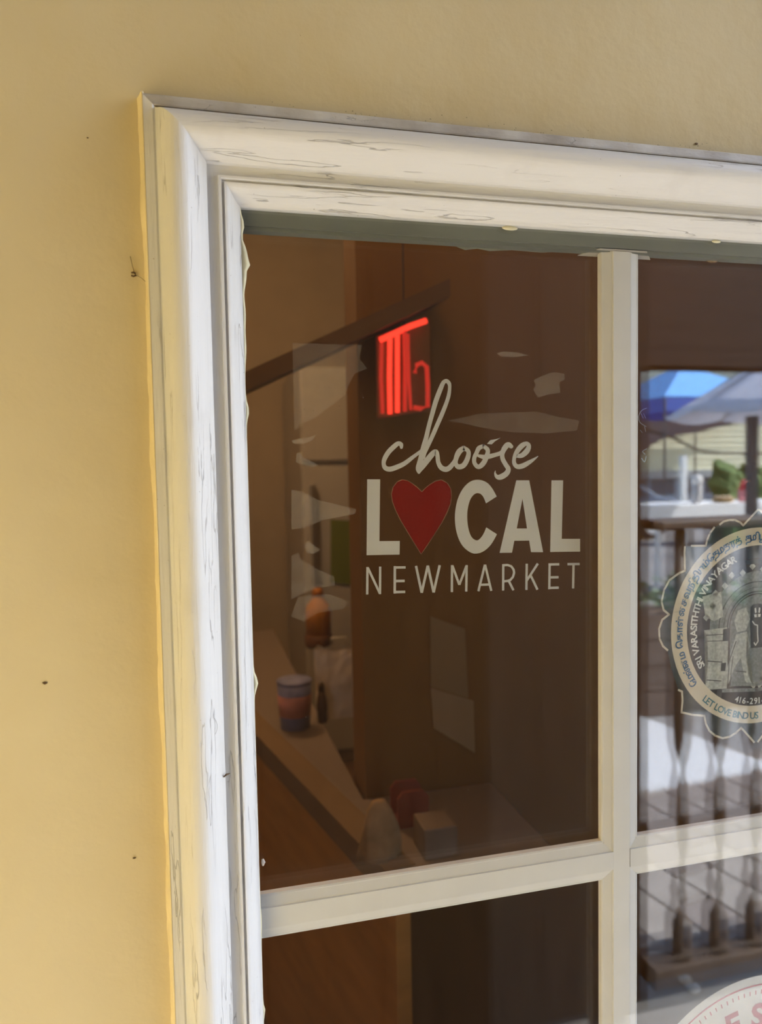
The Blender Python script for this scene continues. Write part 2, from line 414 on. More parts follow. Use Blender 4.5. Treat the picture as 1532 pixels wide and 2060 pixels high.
# ================================================================== THINGS IN THE ROOM
TZ = 0.70
M_OAK = mat('orange_brown_wood', (0.52, 0.25, 0.06), 0.45, var=0.15, scale=6, stretch=(1, 1, 5))
M_TTOP = mat('grey_laminate', (0.20, 0.155, 0.13), 0.5)
p1, p2 = at_z(545, 1490, TZ), at_z(800, 1750, TZ)
dr = (p1 - p2); A = p1 + dr * ((2.3 - p1.y) / dr.y)
poly = [A, p2, Vector((p2.x + 0.25, p2.y, TZ)), Vector((p2.x + 0.25, YP - 0.01, TZ)), Vector((px0 - 0.008, YP - 0.01, TZ)), Vector((px0 - 0.008, 2.3, TZ))]
tb = empty('counter', (p2.x, p2.y, 0)); tag(tb, 'wooden counter with grey top running back into the room', 'counter')
MB().prism(poly, (0, 0, -0.006)).build('counter_top', M_TTOP, tb)
nrm = Vector((-dr.y, dr.x, 0)).normalized()
if nrm.x > 0: nrm = -nrm
MB().prism([p + Vector((0, 0, 0.002)) for p in (A - nrm * 0.03, p2 - nrm * 0.03, p2 + nrm * 0.02, A + nrm * 0.02)], (0, 0, -0.045)).build('edge_trim', mat('pale_edge_trim', (0.20, 0.13, 0.07), 0.8), tb)
MB().prism([p - Vector((0, 0, 0.0435)) for p in (A + nrm * 0.005, p2 + nrm * 0.005, p2 - nrm * 0.02, A - nrm * 0.02)], (0, 0, -0.655)).build('front_panel', M_OAK, tb).location.z -= 0.0
fridge = empty('refrigerator', at(660, 1400, 2.7)); fridge.location.z = 0
fa, fb = at(600, 740, 2.7), at(735, 740, 2.7)
M_FR = mat('off_white_enamel', (0.42, 0.40, 0.37), 0.35, var=0.03)
MB().box(fa.x, fb.x + 0.3, 2.70, 3.28, 0.0, fa.z).build('body', M_FR, fridge)
bevel(MB().box(fa.x, fb.x + 0.3, 2.665, 2.695, 0.06, fa.z - 0.42).build('door', M_FR, fridge), 0.008)
bevel(MB().box(fa.x, fb.x + 0.3, 2.665, 2.695, fa.z - 0.40, fa.z).build('freezer_door', M_FR, fridge), 0.008)
MB().box(fa.x + 0.03, fa.x + 0.05, 2.62, 2.665, fa.z - 0.95, fa.z - 0.5).build('handle', mat('grey_metal', (0.4, 0.4, 0.4), 0.3, metal=0.8), fridge)
tag(fridge, 'tall off-white refrigerator against the back of the room', 'refrigerator')
q = [at(x, y, 2.655) for x, y in ((665, 1045), (722, 1048), (722, 1178), (665, 1172))]
tag(MB().prism(q, (0, 0.004, 0)).build('notice_sheet', mat('green_card', (0.13, 0.16, 0.01), 0.6)), 'green card sheet stuck on the refrigerator door', 'notice')
def on_counter(px, py): return at_z(px, py, TZ)
# paper cup
c = on_counter(594, 1462); cup = empty('paper_cup', c)
M_CUP = mat('blue_print_paper', (0.20, 0.22, 0.42), 0.5, var=0.25, scale=25)
k = (c - Vector(CAM)).length / FPX
MB().lathe([(28 * k, 0), (33 * k, 90 * k), (31 * k, 90 * k), (26 * k, 2 * k)], c, 20).build('cup_body', M_CUP, cup, True)
cbody = bpy.data.objects['cup_body']
MB().lathe([(33 * k, 86 * k), (34.5 * k, 90 * k), (32 * k, 93 * k)], c, 20).build('rim', M_CUP, None, True).parent = cbody
MB().lathe([(30.2 * k, 25 * k), (33.0 * k, 66 * k), (32.5 * k, 66 * k), (29.8 * k, 25 * k)], c, 20).build('printed_band', mat('pink_print', (0.50, 0.22, 0.20), 0.5, var=0.4, scale=18), None, True).parent = cbody
tag(cup, 'blue paper cup with a pink printed band on the counter', 'cup')
# amber bottle
c = on_counter(641, 1300); bt = empty('sauce_bottle', c); k = (c - Vector(CAM)).length / FPX
MB().lathe([(25 * k, 0), (27 * k, 4 * k), (27 * k, 22 * k), (25 * k, 24 * k)], c, 18).build('base_band', mat('dark_label', (0.14, 0.05, 0.01), 0.5), bt, True)
MB().lathe([(25 * k, 24 * k), (25 * k, 70 * k), (22 * k, 82 * k), (12 * k, 95 * k), (10 * k, 100 * k)], c, 18).build('bottle_body', mat('amber_plastic', (0.55, 0.22, 0.02), 0.3), bt, True)
MB().lathe([(11 * k, 99 * k), (11 * k, 112 * k), (6 * k, 116 * k)], c, 14).build('cap', mat('amber_cap', (0.45, 0.16, 0.02), 0.4), bt, True)
tag(bt, 'amber sauce bottle with dark base band behind the white bag', 'bottle')
# white paper bag, top rolled and crumpled
c = on_counter(684, 1436); bag = empty('paper_bag', c); k = (c - Vector(CAM)).length / FPX
M_BAG = mat('white_paper', (0.72, 0.68, 0.62), 0.7, var=0.08, scale=30, bump=0.6, bscale=40)
V = []; F = []; S = 24; LV = 9
for q in range(LV):
    t = q / (LV - 1); h = 132 * k * t; pinch = 1 - 0.5 * max(0, t - 0.55) / 0.45
    for j in range(S):
        a = 2 * math.pi * j / S; r = 46 * k * (abs(math.cos(a)) ** 4 + abs(math.sin(a)) ** 4) ** -0.25
        jit = random.uniform(-2.5, 2.5) * k * (0.3 + t)
        V.append((c.x + (r + jit) * math.cos(a), c.y + (r * 0.55 * pinch + jit) * math.sin(a), c.z + h + (random.uniform(-5, 5) * k if q == LV - 1 else 0)))
for q in range(LV - 1):
    for j in range(S): F.append((q * S + j, q * S + (j + 1) % S, (q + 1) * S + (j + 1) % S, (q + 1) * S + j))
F.append(tuple(range(S)))
under(pyd('bag_body', V, F, M_BAG), bag)
MB().tube([c + Vector((-18 * k, 0, 128 * k)), c + Vector((-14 * k, 0, 150 * k)), c + Vector((14 * k, 0, 150 * k)), c + Vector((18 * k, 0, 128 * k))], 1.5 * k, 8).build('handle', M_BAG, bag, True)
tag(bag, 'crumpled white paper bag standing on the counter', 'bag')
c = on_counter(648, 1412); vb = empty('shaker', c); k = (c - Vector(CAM)).length / FPX
c = on_counter(648, 1452); vb.location = c
MB().lathe([(9 * k, 0), (10 * k, 30 * k), (8 * k, 46 * k), (5 * k, 55 * k)], c, 14).build('shaker_body', mat('dark_glass', (0.10, 0.06, 0.035), 0.3), vb, True)
MB().lathe([(5.5 * k, 55 * k), (6 * k, 66 * k), (3 * k, 72 * k)], c, 14).build('cap', mat('dark_cap', (0.08, 0.05, 0.03), 0.4), vb, True)
tag(vb, 'small dark shaker standing in front of the white bag', 'shaker')
# on the near end of the counter
c = on_counter(888, 1728); k = (c - Vector(CAM)).length / FPX
tag(bevel(MB().box(c.x - 32 * k, c.x + 32 * k, c.y - 0.0, c.y + 0.06, c.z, c.z + 58 * k).build('carton', mat('pale_carton', (0.20, 0.155, 0.125), 0.7)), 0.003), 'small pale carton on the near end of the counter', 'carton')
c = on_counter(832, 1664); k = (c - Vector(CAM)).length / FPX
nh = empty('napkin_holder', c); M_REDP = mat('dark_red_plastic', (0.26, 0.055, 0.03), 0.5)
MB().box(c.x - 32 * k, c.x + 32 * k, c.y, c.y + 0.05, c.z, c.z + 6 * k).build('base', M_REDP, nh)
for dy in (0.0, 0.045): MB().prism([(c.x + a * k, c.y + dy, c.z + b * k) for a, b in ((-30, 5), (30, 5), (30, 55), (20, 68), (-20, 68), (-30, 55))], (0, 0.005, 0)).build('side_plate', M_REDP, nh)
tag(nh, 'dark red napkin holder in front of the brown partition', 'napkin holder')
c = on_counter(764, 1726); k = (c - Vector(CAM)).length / FPX
V = []; F = []; S = 20
for q in range(8):
    t = q / 7
    for j in range(S):
        a = 2 * math.pi * j / S; r = (38 * math.sqrt(1 - 0.9 * t * t)) * k * (1 + 0.14 * math.sin(3 * a + 4 * t) + 0.09 * math.sin(7 * a))
        V.append((c.x + r * math.cos(a), c.y + 0.55 * r * math.sin(a), c.z + 108 * k * t))
for q in range(7):
    for j in range(S): F.append((q * S + j, q * S + (j + 1) % S, (q + 1) * S + (j + 1) % S, (q + 1) * S + j))
F += [tuple(range(S)), tuple(range(7 * S, 8 * S))]
tag(pyd('dish_cloth', V, F, mat('tan_cloth', (0.36, 0.24, 0.13), 0.9, var=0.2, scale=40), None, True), 'bunched tan cloth heaped on the counter beside the partition', 'cloth')
# sheets on the partition
M_SHEET = mat('kraft_sheet', (0.30, 0.20, 0.10), 0.8)
M_SHEET2 = mat('kraft_sheet_pale', (0.36, 0.25, 0.14), 0.8)
tag(MB().prism([at(x, y, YP - 0.003) for x, y in ((865, 1240), (935, 1265), (942, 1405), (866, 1382))], (0, 0.002, 0)).build('menu_sheet', M_SHEET), 'upper of two tan paper sheets on the brown partition', 'sheet')
tag(MB().prism([at(x, y, YP - 0.003) for x, y in ((866, 1384), (952, 1410), (955, 1515), (872, 1465))], (0, 0.002, 0)).build('menu_sheet', M_SHEET2), 'lower, paler of two tan paper sheets on the brown partition', 'sheet')
# sloping dark beam
a, b = at(470, 758, 0.70), at(905, 560, 0.70); a = b + (a - b) * ((RX0 - b.x) / (a.x - b.x)); dz = Vector((0, 0, 0.030))
tag(MB().prism([a, b, b - dz, a - dz], (0, YP - 0.70, 0)).build('ceiling_beam', mat('dark_beam', (0.13, 0.065, 0.022), 0.6)), 'dark wooden beam sloping up across the room', 'beam')
# red tube sign
sg = empty('neon_sign', at(810, 838, 0.70))
M_NEON = mat('red_glow', (0.5, 0.02, 0.01), 0.4, emit=(1.0, 0.045, 0.022), estr=1.6)
M_NEON2 = mat('red_glow_soft', (0.4, 0.02, 0.01), 0.4, emit=(1.0, 0.05, 0.028), estr=0.45)
def neon(pts, r, m=M_NEON): MB().tube([at(x, y, 0.72) for x, y in pts], r, 8).build('light_tube', m, sg, True)
kk = 1.24 / FPX
neon([(767, 690), (766, 760), (769, 832)], 4 * kk, M_NEON2)
neon([(784, 680), (783, 760), (784, 833)], 5 * kk)
neon([(799, 668), (799, 760), (799, 830)], 5 * kk)
neon([(813, 662), (815, 740), (814, 828)], 4.5 * kk, M_NEON2)
neon([(820, 672), (822, 760), (826, 825)], 3.5 * kk, M_NEON2)
neon([(764, 684), (790, 672), (825, 656), (857, 645)], 6 * kk)
neon([(834, 750), (838, 734), (848, 730), (858, 738), (860, 775), (860, 818), (846, 822), (832, 820)], 5 * kk, M_NEON2)
MB().prism([at(x, y, 0.735) for x, y in ((757, 676), (864, 640), (866, 826), (760, 842))], (0, 0.006, 0)).build('backing_panel', mat('brown_acrylic', (0.20, 0.10, 0.03), 0.4), sg)
MB().tube([at(812, 660, 0.738), at(812, 300, 0.738) + Vector((0, 0, 0.9))], 0.0012, 6).build('cord', mat('black_cord', (0.02, 0.02, 0.02), 0.6), sg)
tag(sg, 'glowing red tube sign hanging in the room above the lettering', 'sign')
# added lamps, out of view, that fill the room with warm light
def fill_lamp(x, y, strength, label):
    cl = empty('fill_lamp', (x, y, 2.5))
    MB().lathe([(0.07, 2.5), (0.07, 2.47), (0.02, 2.46), (0.02, 2.40)], (x, y, 0), 20).build('ceiling_plate', mat('brass', (0.5, 0.35, 0.12), 0.3, metal=1.0), cl, True)
    MB().lathe([(0.03, 2.40), (0.10, 2.36), (0.13, 2.30), (0.10, 2.24), (0.02, 2.21)], (x, y, 0), 24).build('globe', mat('warm_fill_globe_%d' % strength, (0.9, 0.8, 0.6), 0.4, emit=(1.0, 0.60, 0.27), estr=strength), cl, True)
    tag(cl, label, 'lamp', 'added fill lamps on the room ceiling')
fill_lamp(0.0, 1.75, 46, 'added warm fill lamp, out of view over the back of the counter')
fill_lamp(0.12, 0.55, 10, 'dimmer added fill lamp, out of view close behind the window')

# ================================================================== STICKERS AND MARKS ON THE GLASS
YS = Y2 + 0.0033
M_VINYL = mat('white_vinyl', (0.68, 0.66, 0.63), 0.6, spec=0.1)
M_HEART = mat('red_vinyl', (0.24, 0.009, 0.004), 0.6, spec=0.06)
lay = [0]
def nexty():
    lay[0] += 1; return YS + 0.00002 * (lay[0] % 9)
def flat(name, px, m, parent, Y=None):
    Y = nexty() if Y is None else Y
    P = [at(x, y, Y) for x, y in px]
    me = bpy.data.meshes.new(name); bm = bmesh.new()
    f = bm.faces.new([bm.verts.new(p) for p in P]); bmesh.ops.triangulate(bm, faces=[f]); bm.to_mesh(me); bm.free()
    o = link(name, me, m); return under(o, parent)
def smooth_line(P, n=5):
    P = [np.array(p, float) for p in P]; out = []
    for i in range(len(P) - 1):
        p0, p1_, p2_, p3 = P[max(i - 1, 0)], P[i], P[i + 1], P[min(i + 2, len(P) - 1)]
        for k in range(n):
            t = k / n
            out.append(0.5 * ((2 * p1_) + (-p0 + p2_) * t + (2 * p0 - 5 * p1_ + 4 * p2_ - p3) * t * t + (-p0 + 3 * p1_ - 3 * p2_ + p3) * t ** 3))
    out.append(P[-1]); return out
def strokes(name, lines, m, parent, smooth=True, Y=None):   # lines of (x, y, width) pixels -> ribbons with round ends, one mesh
    V = []; F = []
    for L in lines:
        yy = nexty() if Y is None else Y
        C = smooth_line(L) if smooth and len(L) > 2 else [np.array(p, float) for p in L]
        n = len(C); base = len(V)
        for i, p in enumerate(C):
            t = C[min(i + 1, n - 1)][:2] - C[max(i - 1, 0)][:2]; t /= (np.linalg.norm(t) + 1e-9); nn = np.array([-t[1], t[0]]) * p[2] / 2
            V.append(at(*(p[:2] + nn), yy)); V.append(at(*(p[:2] - nn), yy))
        for i in range(n - 1): F.append((base + 2 * i, base + 2 * i + 1, base + 2 * i + 3, base + 2 * i + 2))
        if smooth:
            for p in (C[0], C[-1]):
                b0 = len(V)
                for j in range(12): V.append(at(p[0] + p[2] / 2 * math.cos(j * math.pi / 6), p[1] + p[2] / 2 * math.sin(j * math.pi / 6), yy + 0.000004))
                F.append(tuple(range(b0, b0 + 12)))
    me = bpy.data.meshes.new(name); me.from_pydata([tuple(v) for v in V], [], F)
    return under(link(name, me, m), parent)
def cv(x0, y0, s):
    return lambda P: [(x0 + p[0] / s, y0 + p[1] / s, *([p[2] / s] if len(p) > 2 else [])) for p in P]
cA, cB, cC, cD = cv(750, 750, 7.66), cv(890, 860, 7.295), cv(725, 955, 6.661), cv(900, 955, 5.471)
st = empty('shop_local_decal', at(950, 1190, YS))
tag(st, 'clear window decal lettered choose LOCAL NEWMARKET with a red heart', 'sticker')
scr = [cA([(437, 1150, 45), (430, 1105, 66), (385, 1090, 68), (320, 1140, 75), (240, 1220, 75), (180, 1320, 70), (163, 1400, 62), (190, 1465, 72), (260, 1485, 76), (360, 1455, 76), (480, 1400, 70), (600, 1310, 58), (700, 1235, 50), (770, 1185, 50)]),
       cA([(1140, 122, 40), (1085, 148, 62), (1030, 270, 72), (970, 430, 74), (920, 600, 70), (860, 820, 66), (818, 1000, 70), (778, 1150, 80), (738, 1320, 82), (700, 1470, 84), (706, 1535, 45)]),
       cA([(1085, 145, 62), (1130, 125, 60), (1172, 165, 58), (1180, 230, 50), (1165, 350, 58), (1120, 490, 60), (1060, 640, 65), (990, 800, 65), (920, 960, 65), (850, 1110, 65), (795, 1230, 60), (770, 1300, 70)]),
       cA([(712, 1520, 50), (760, 1440, 88), (840, 1340, 90), (920, 1245, 85), (970, 1218, 72), (992, 1280, 66), (1005, 1380, 66), (1050, 1460, 76), (1120, 1488, 80), (1180, 1460, 76), (1235, 1395, 68), (1280, 1330, 66)]),
       cA([(1390, 1158, 68), (1465, 1205, 64), (1462, 1300, 74), (1400, 1420, 80), (1315, 1448, 78), (1272, 1390, 64), (1288, 1290, 78), (1335, 1205, 86), (1400, 1158, 68)]),
       cB([(600, 277, 60), (658, 325, 62), (652, 400, 66), (600, 520, 75), (525, 578, 66), (466, 520, 60), (466, 440, 60), (498, 370, 60), (530, 305, 66), (590, 277, 60)]),
       cB([(520, 412, 40), (600, 432, 64), (680, 425, 68), (760, 405, 60), (850, 375, 60), (900, 330, 60)]),
       cB([(1005, 278, 60), (958, 252, 76), (905, 310, 78), (875, 390, 62), (880, 460, 66), (922, 540, 66), (963, 610, 70), (930, 680, 80), (845, 728, 80), (792, 718, 56), (768, 670, 25), (774, 638, 10)]),
       cB([(1085, 418, 50), (1160, 410, 70), (1235, 345, 80), (1264, 270, 62), (1228, 236, 60), (1160, 270, 76), (1090, 355, 70), (1050, 450, 54), (1052, 530, 60), (1100, 575, 68), (1180, 560, 74), (1270, 510, 60), (1345, 462, 34), (1398, 422, 10)])]
strokes('script_lettering', scr, M_VINYL, st)
flat('torn_vinyl_flake', cB([(650, 240), (700, 185), (780, 172), (850, 150), (770, 200), (720, 248)]), M_VINYL, st)
flat('letter', cC([(88, 62), (262, 62), (252, 890), (525, 888), (522, 1070), (80, 1078)]), M_VINYL, st)
HEART = [(820, 228), (760, 170), (690, 115), (630, 78), (560, 65), (490, 95), (435, 165), (412, 260), (425, 360), (470, 480), (540, 620), (630, 770), (720, 920), (810, 1065), (890, 950), (990, 800), (1090, 640), (1160, 500), (1205, 390), (1220, 290), (1210, 190), (1160, 110), (1080, 68), (1000, 85), (920, 135), (865, 180)]
ht = flat('heart', cC(HEART), M_HEART, st, YS + 0.0003); ht['label'] = 'dark red heart standing for the letter O'
hl = [(x, y, 9) for x, y in HEART + HEART[:1]]
strokes('heart_outline', [cC(hl)], mat('pale_vinyl_edge', (0.34, 0.16, 0.08), 0.5), st, False, YS + 0.00005)
ho = bpy.data.objects['heart_outline']; ho.parent = ht; ho.matrix_parent_inverse = Matrix.Identity(4)
CL = [(540, 240), (490, 150), (430, 85), (340, 55), (250, 75), (170, 150), (110, 270), (82, 420), (85, 560), (115, 690), (170, 790), (250, 855), (320, 868), (400, 840), (480, 765), (542, 655), (425, 580), (395, 650), (350, 710), (310, 722), (260, 680), (228, 590), (215, 470), (222, 370), (250, 270), (300, 210), (350, 205), (390, 240), (422, 315)]
oc = [cD([(430, 85, 1)])[0]]
def round_c():                               # the C as a swept ring with straight cut ends
    O = smooth_line([(x, y, 1) for x, y in CL[:16]], 4); I = smooth_line([(x, y, 1) for x, y in CL[16:][::-1]], 4)
    n = 48
    def res(P):
        P = np.array([p[:2] for p in P]); d = np.r_[0, np.cumsum(np.linalg.norm(np.diff(P, axis=0), axis=1))]; t = np.linspace(0, d[-1], n)
        return np.c_[np.interp(t, d, P[:, 0]), np.interp(t, d, P[:, 1])]
    O, I = res(O), res(I); V = []; F = []
    for i in range(n):
        V.append(at(*cD([O[i]])[0][:2], YS)); V.append(at(*cD([I[i]])[0][:2], YS))
    for i in range(n - 1): F.append((2 * i, 2 * i + 1, 2 * i + 3, 2 * i + 2))
    me = bpy.data.meshes.new('letter'); me.from_pydata([tuple(v) for v in V], [], F); under(link('letter', me, M_VINYL), st)
round_c()
V = [at(*p[:2], YS) for p in cD([(755, 62), (826, 62), (823, 265), (760, 592), (733, 727), (708, 858), (572, 860), (897, 62), (1050, 852), (917, 852), (897, 725), (873, 592)])]
me = bpy.data.meshes.new('letter'); me.from_pydata([tuple(v) for v in V], [], [(0, 1, 2, 3), (0, 3, 4, 6), (4, 5, 6), (1, 7, 11, 2), (7, 8, 10, 11), (8, 9, 10), (3, 11, 10, 4)]); under(link('letter', me, M_VINYL), st)
flat('letter', cD([(1142, 62), (1270, 62), (1255, 706), (1457, 706), (1457, 846), (1128, 850)]), M_VINYL, st)
def ltr(conv, w, segs):
    strokes('small_letter', [conv([(*p, w) for p in s]) for s in segs], M_VINYL, st, False)
ltr(cC, 31, [[(88, 1605), (92, 1238)], [(96, 1245), (260, 1595)], [(260, 1600), (262, 1232)]])
ltr(cC, 33, [[(457, 1592), (459, 1225)], [(446, 1244), (602, 1242)], [(457, 1425), (590, 1423)], [(442, 1573), (597, 1570)]])
ltr(cC, 33, [[(742, 1222), (818, 1582)], [(818, 1582), (900, 1218)], [(900, 1218), (978, 1578)], [(978, 1578), (1060, 1213)]])
ltr(cC, 31, [[(1222, 1572), (1225, 1212)], [(1228, 1215), (1322, 1475)], [(1322, 1475), (1420, 1215)], [(1420, 1212), (1415, 1565)]])
ltr(cD, 25, [[(338, 1282), (410, 990)], [(412, 990), (480, 1278)], [(360, 1212), (465, 1208)]])
ltr(cD, 25, [[(610, 1275), (612, 985)], [(612, 996), (660, 994), (700, 1008), (726, 1045), (731, 1080), (718, 1125), (690, 1158), (655, 1170), (612, 1173)], [(672, 1168), (724, 1272)]])
ltr(cD, 25, [[(866, 1268), (870, 980)], [(870, 1165), (992, 978)], [(915, 1112), (988, 1265)]])
ltr(cD, 25, [[(1118, 1260), (1122, 975)], [(1110, 988), (1228, 986)], [(1118, 1130), (1220, 1128)], [(1108, 1246), (1222, 1243)]])
ltr(cD, 25, [[(1318, 985), (1452, 983)], [(1385, 985), (1380, 1252)]])

# ---- helper for printed characters: each glyph is a flat mesh taken from the built-in font
def glyph_mesh(txt, bold=0.0):
    cu = bpy.data.curves.new('glyph', 'FONT'); cu.body = txt; cu.size = 1.0; cu.offset = bold; cu.align_x = 'LEFT'; cu.resolution_u = 3
    ob = bpy.data.objects.new('glyph', cu); COL.objects.link(ob)
    bpy.context.view_layer.update()
    me = bpy.data.meshes.new_from_object(ob.evaluated_get(bpy.context.evaluated_depsgraph_get()))
    bpy.data.objects.remove(ob)
    V = np.array([v.co[:] for v in me.vertices]) if len(me.vertices) else np.zeros((0, 3))
    F = [tuple(p.vertices) for p in me.polygons]
    bpy.data.meshes.remove(me); bpy.data.curves.remove(cu)
    return V, F
def circle_fit(P):
    P = np.array([(p.x, p.z) for p in P]); A_ = np.c_[2 * P, np.ones(len(P))]; b_ = (P ** 2).sum(1)
    s = np.linalg.lstsq(A_, b_, rcond=None)[0]; return s[0], s[1], math.sqrt(s[2] + s[0] ** 2 + s[1] ** 2)

# ---- round temple decal
tp = [at(x, y, YS) for x, y in ((1347.7, 1290), (1510, 1458), (1526, 1061), (1361, 1190), (1395, 1395), (1440, 1094))]
TX, TZc, TR = circle_fit(tp)
tin = [at(x, y, YS) for x, y in ((1378, 1290), (1525, 1423), (1525, 1096), (1389, 1200), (1436, 1375))]
TRi = float(np.mean([math.hypot(p.x - TX, p.z - TZc) for p in tin]))
td = empty('temple_decal', (TX, YS, TZc - TR))
tag(td, 'round clear decal with cream ring, blue lettering and grey shrine picture', 'sticker')
M_CREAM = film_mat('cream_print', (0.78, 0.70, 0.56, 1), 0.92)
M_BLUE = mat('blue_ink', (0.02, 0.13, 0.30), 0.5)
M_TEAL = mat('teal_ink', (0.03, 0.17, 0.22), 0.5)
M_SMOKE = film_mat('smoky_film', (0.05, 0.06, 0.07, 1), 0.78)
M_SMOKE2 = film_mat('smoky_petal_film', (0.06, 0.09, 0.10, 1), 0.72)
M_GREY = film_mat('grey_print', (0.34, 0.37, 0.37, 1), 0.74, 0.25, 420)
M_LGREY = film_mat('pale_grey_print', (0.66, 0.68, 0.64, 1), 0.76, 0.25, 380)
M_INK = mat('black_ink', (0.015, 0.022, 0.025), 0.5)
M_WHITE = mat('white_ink', (0.78, 0.77, 0.74), 0.5)
def tpl(name, polys, m, off):                # polygons / strips given in metres about the decal centre (x right, z up)
    V = []; F = []
    for P in polys:
        b0 = len(V); V += [(TX + x, YS + off, TZc + z) for x, z in P]; F.append(tuple(range(b0, b0 + len(P))))
    me = bpy.data.meshes.new(name); bm = bmesh.new()
    vs = [bm.verts.new(v) for v in V]
    fs = [bm.faces.new([vs[i_] for i_ in f]) for f in F]; bmesh.ops.triangulate(bm, faces=fs); bm.to_mesh(me); bm.free()
    return under(link(name, me, m), td)
def ringp(r0, r1, a0=0, a1=360, n=72):
    out = []
    for k in range(n):
        a, b = RAD(a0 + (a1 - a0) * k / n), RAD(a0 + (a1 - a0) * (k + 1) / n)
        out.append([(r0 * math.cos(a), r0 * math.sin(a)), (r1 * math.cos(a), r1 * math.sin(a)), (r1 * math.cos(b), r1 * math.sin(b)), (r0 * math.cos(b), r0 * math.sin(b))])
    return out
def loc(x, y):
    p = at(x, y, YS); return (p.x - TX, p.z - TZc)
tpl('name_ring', ringp(TRi, TR), M_CREAM, 0.0)
tpl('picture_disc', [[(TRi * math.cos(RAD(a)), TRi * math.sin(RAD(a))) for a in range(0, 360, 5)]], M_SMOKE, 0.0001)
OUTL = [(1524, 1025), (1509, 1041), (1494, 1057), (1488, 1051), (1477, 1046), (1466, 1046), (1455, 1049), (1447, 1055), (1436, 1061), (1427, 1073), (1421, 1088), (1419, 1098), (1390, 1098), (1377, 1100), (1376, 1112), (1377, 1148),
        (1365, 1153), (1346, 1167), (1335, 1187), (1330, 1210), (1334, 1227), (1345, 1236), (1331, 1247), (1325, 1265), (1326, 1285), (1333, 1300), (1342, 1308), (1350, 1345), (1364, 1388), (1371, 1391), (1372, 1410), (1370, 1433), (1392, 1438), (1416, 1440),
        (1419, 1456), (1426, 1470), (1438, 1480), (1453, 1485), (1467, 1482), (1480, 1474), (1490, 1464), (1516, 1493)]
half = [loc(*p) for p in OUTL]
full = half + [(-x, z) for x, z in half[::-1]]
def strip(P, w):
    out = []
    for i_ in range(len(P) - 1):
        a, b = np.array(P[i_]), np.array(P[i_ + 1]); t = b - a; L_ = np.linalg.norm(t)
        if L_ < 1e-7: continue
        t /= L_; n = np.array([-t[1], t[0]]) * w / 2; a = a - t * w * 0.3; b = b + t * w * 0.3
        out.append([tuple(a + n), tuple(b + n), tuple(b - n), tuple(a - n)])
    return out
pet = []
for i_ in range(len(full)):
    a, b = full[i_], full[(i_ + 1) % len(full)]
    ra, rb = TR / math.hypot(*a), TR / math.hypot(*b)
    if math.hypot(*a) > TR * 0.995 or math.hypot(*b) > TR * 0.995: pet.append([a, b, (b[0] * min(rb, 1), b[1] * min(rb, 1)), (a[0] * min(ra, 1), a[1] * min(ra, 1))])
def okp(P):
    q = []
    for p in P:
        if not q or math.hypot(p[0] - q[-1][0], p[1] - q[-1][1]) > 1e-6: q.append(p)
    return q
tpl('petal_border', [okp(p) for p in pet if len(okp(p)) > 2], M_SMOKE2, 0.00015)
gaps = [(7, 8), (12, 13), (26, 27), (27, 28)]
runs = []; cur = [half[0]]
for i_ in range(1, len(half)):
    if (i_ - 1, i_) in gaps:
        if len(cur) > 1: runs.append(cur)
        cur = [half[i_]]
    else: cur.append(half[i_])
runs.append(cur)
ol = []
for r in runs:
    ol += strip(r, 0.0017); ol += strip([(-x, z) for x, z in r], 0.0017)
for r in runs:
    tpl('petal_outline', strip(r, 0.0017), M_CREAM, -0.0001); tpl('petal_outline', strip([(-x, z) for x, z in r], 0.0017), M_CREAM, -0.0001)
def arc_text(items, radius, m, name, bold=0.0, inward=False):
    # items: (text, angle in degrees clockwise from the top at the middle of the glyph, height in metres, dot above?)
    for txt, ang, h, dot in items:
        V, F = glyph_mesh(txt, bold)
        if not len(V): continue
        w0, w1 = V[:, 0].min(), V[:, 0].max(); V = V.copy(); V[:, 0] -= (w0 + w1) / 2
        V = V[:, :2] * h
        if dot:
            b0 = len(V); top = V[:, 1].max() + 0.16 * h
            V = np.r_[V, [[0.09 * h * math.cos(j * math.pi / 4), top + 0.09 * h * math.sin(j * math.pi / 4)] for j in range(8)]]; F = F + [tuple(range(b0, b0 + 8))]
        a = RAD(ang)
        if not inward: ex, ez = (math.cos(a), -math.sin(a)), (math.sin(a), math.cos(a))
        else: ex, ez = (-math.cos(a), math.sin(a)), (-math.sin(a), -math.cos(a))
        o = (radius * math.sin(a), radius * math.cos(a))
        P = [(TX + o[0] + ex[0] * v[0] + ez[0] * v[1], YS - 0.0002, TZc + o[1] + ex[1] * v[0] + ez[1] * v[1]) for v in V]
        me = bpy.data.meshes.new(name); me.from_pydata(P, [], F); under(link(name, me, m), td)
def wang(px, py):                            # clock angle of a place on the decal
    x, z = loc(px, py); return math.degrees(math.atan2(x, z))
th = (TR - TRi) * 0.54
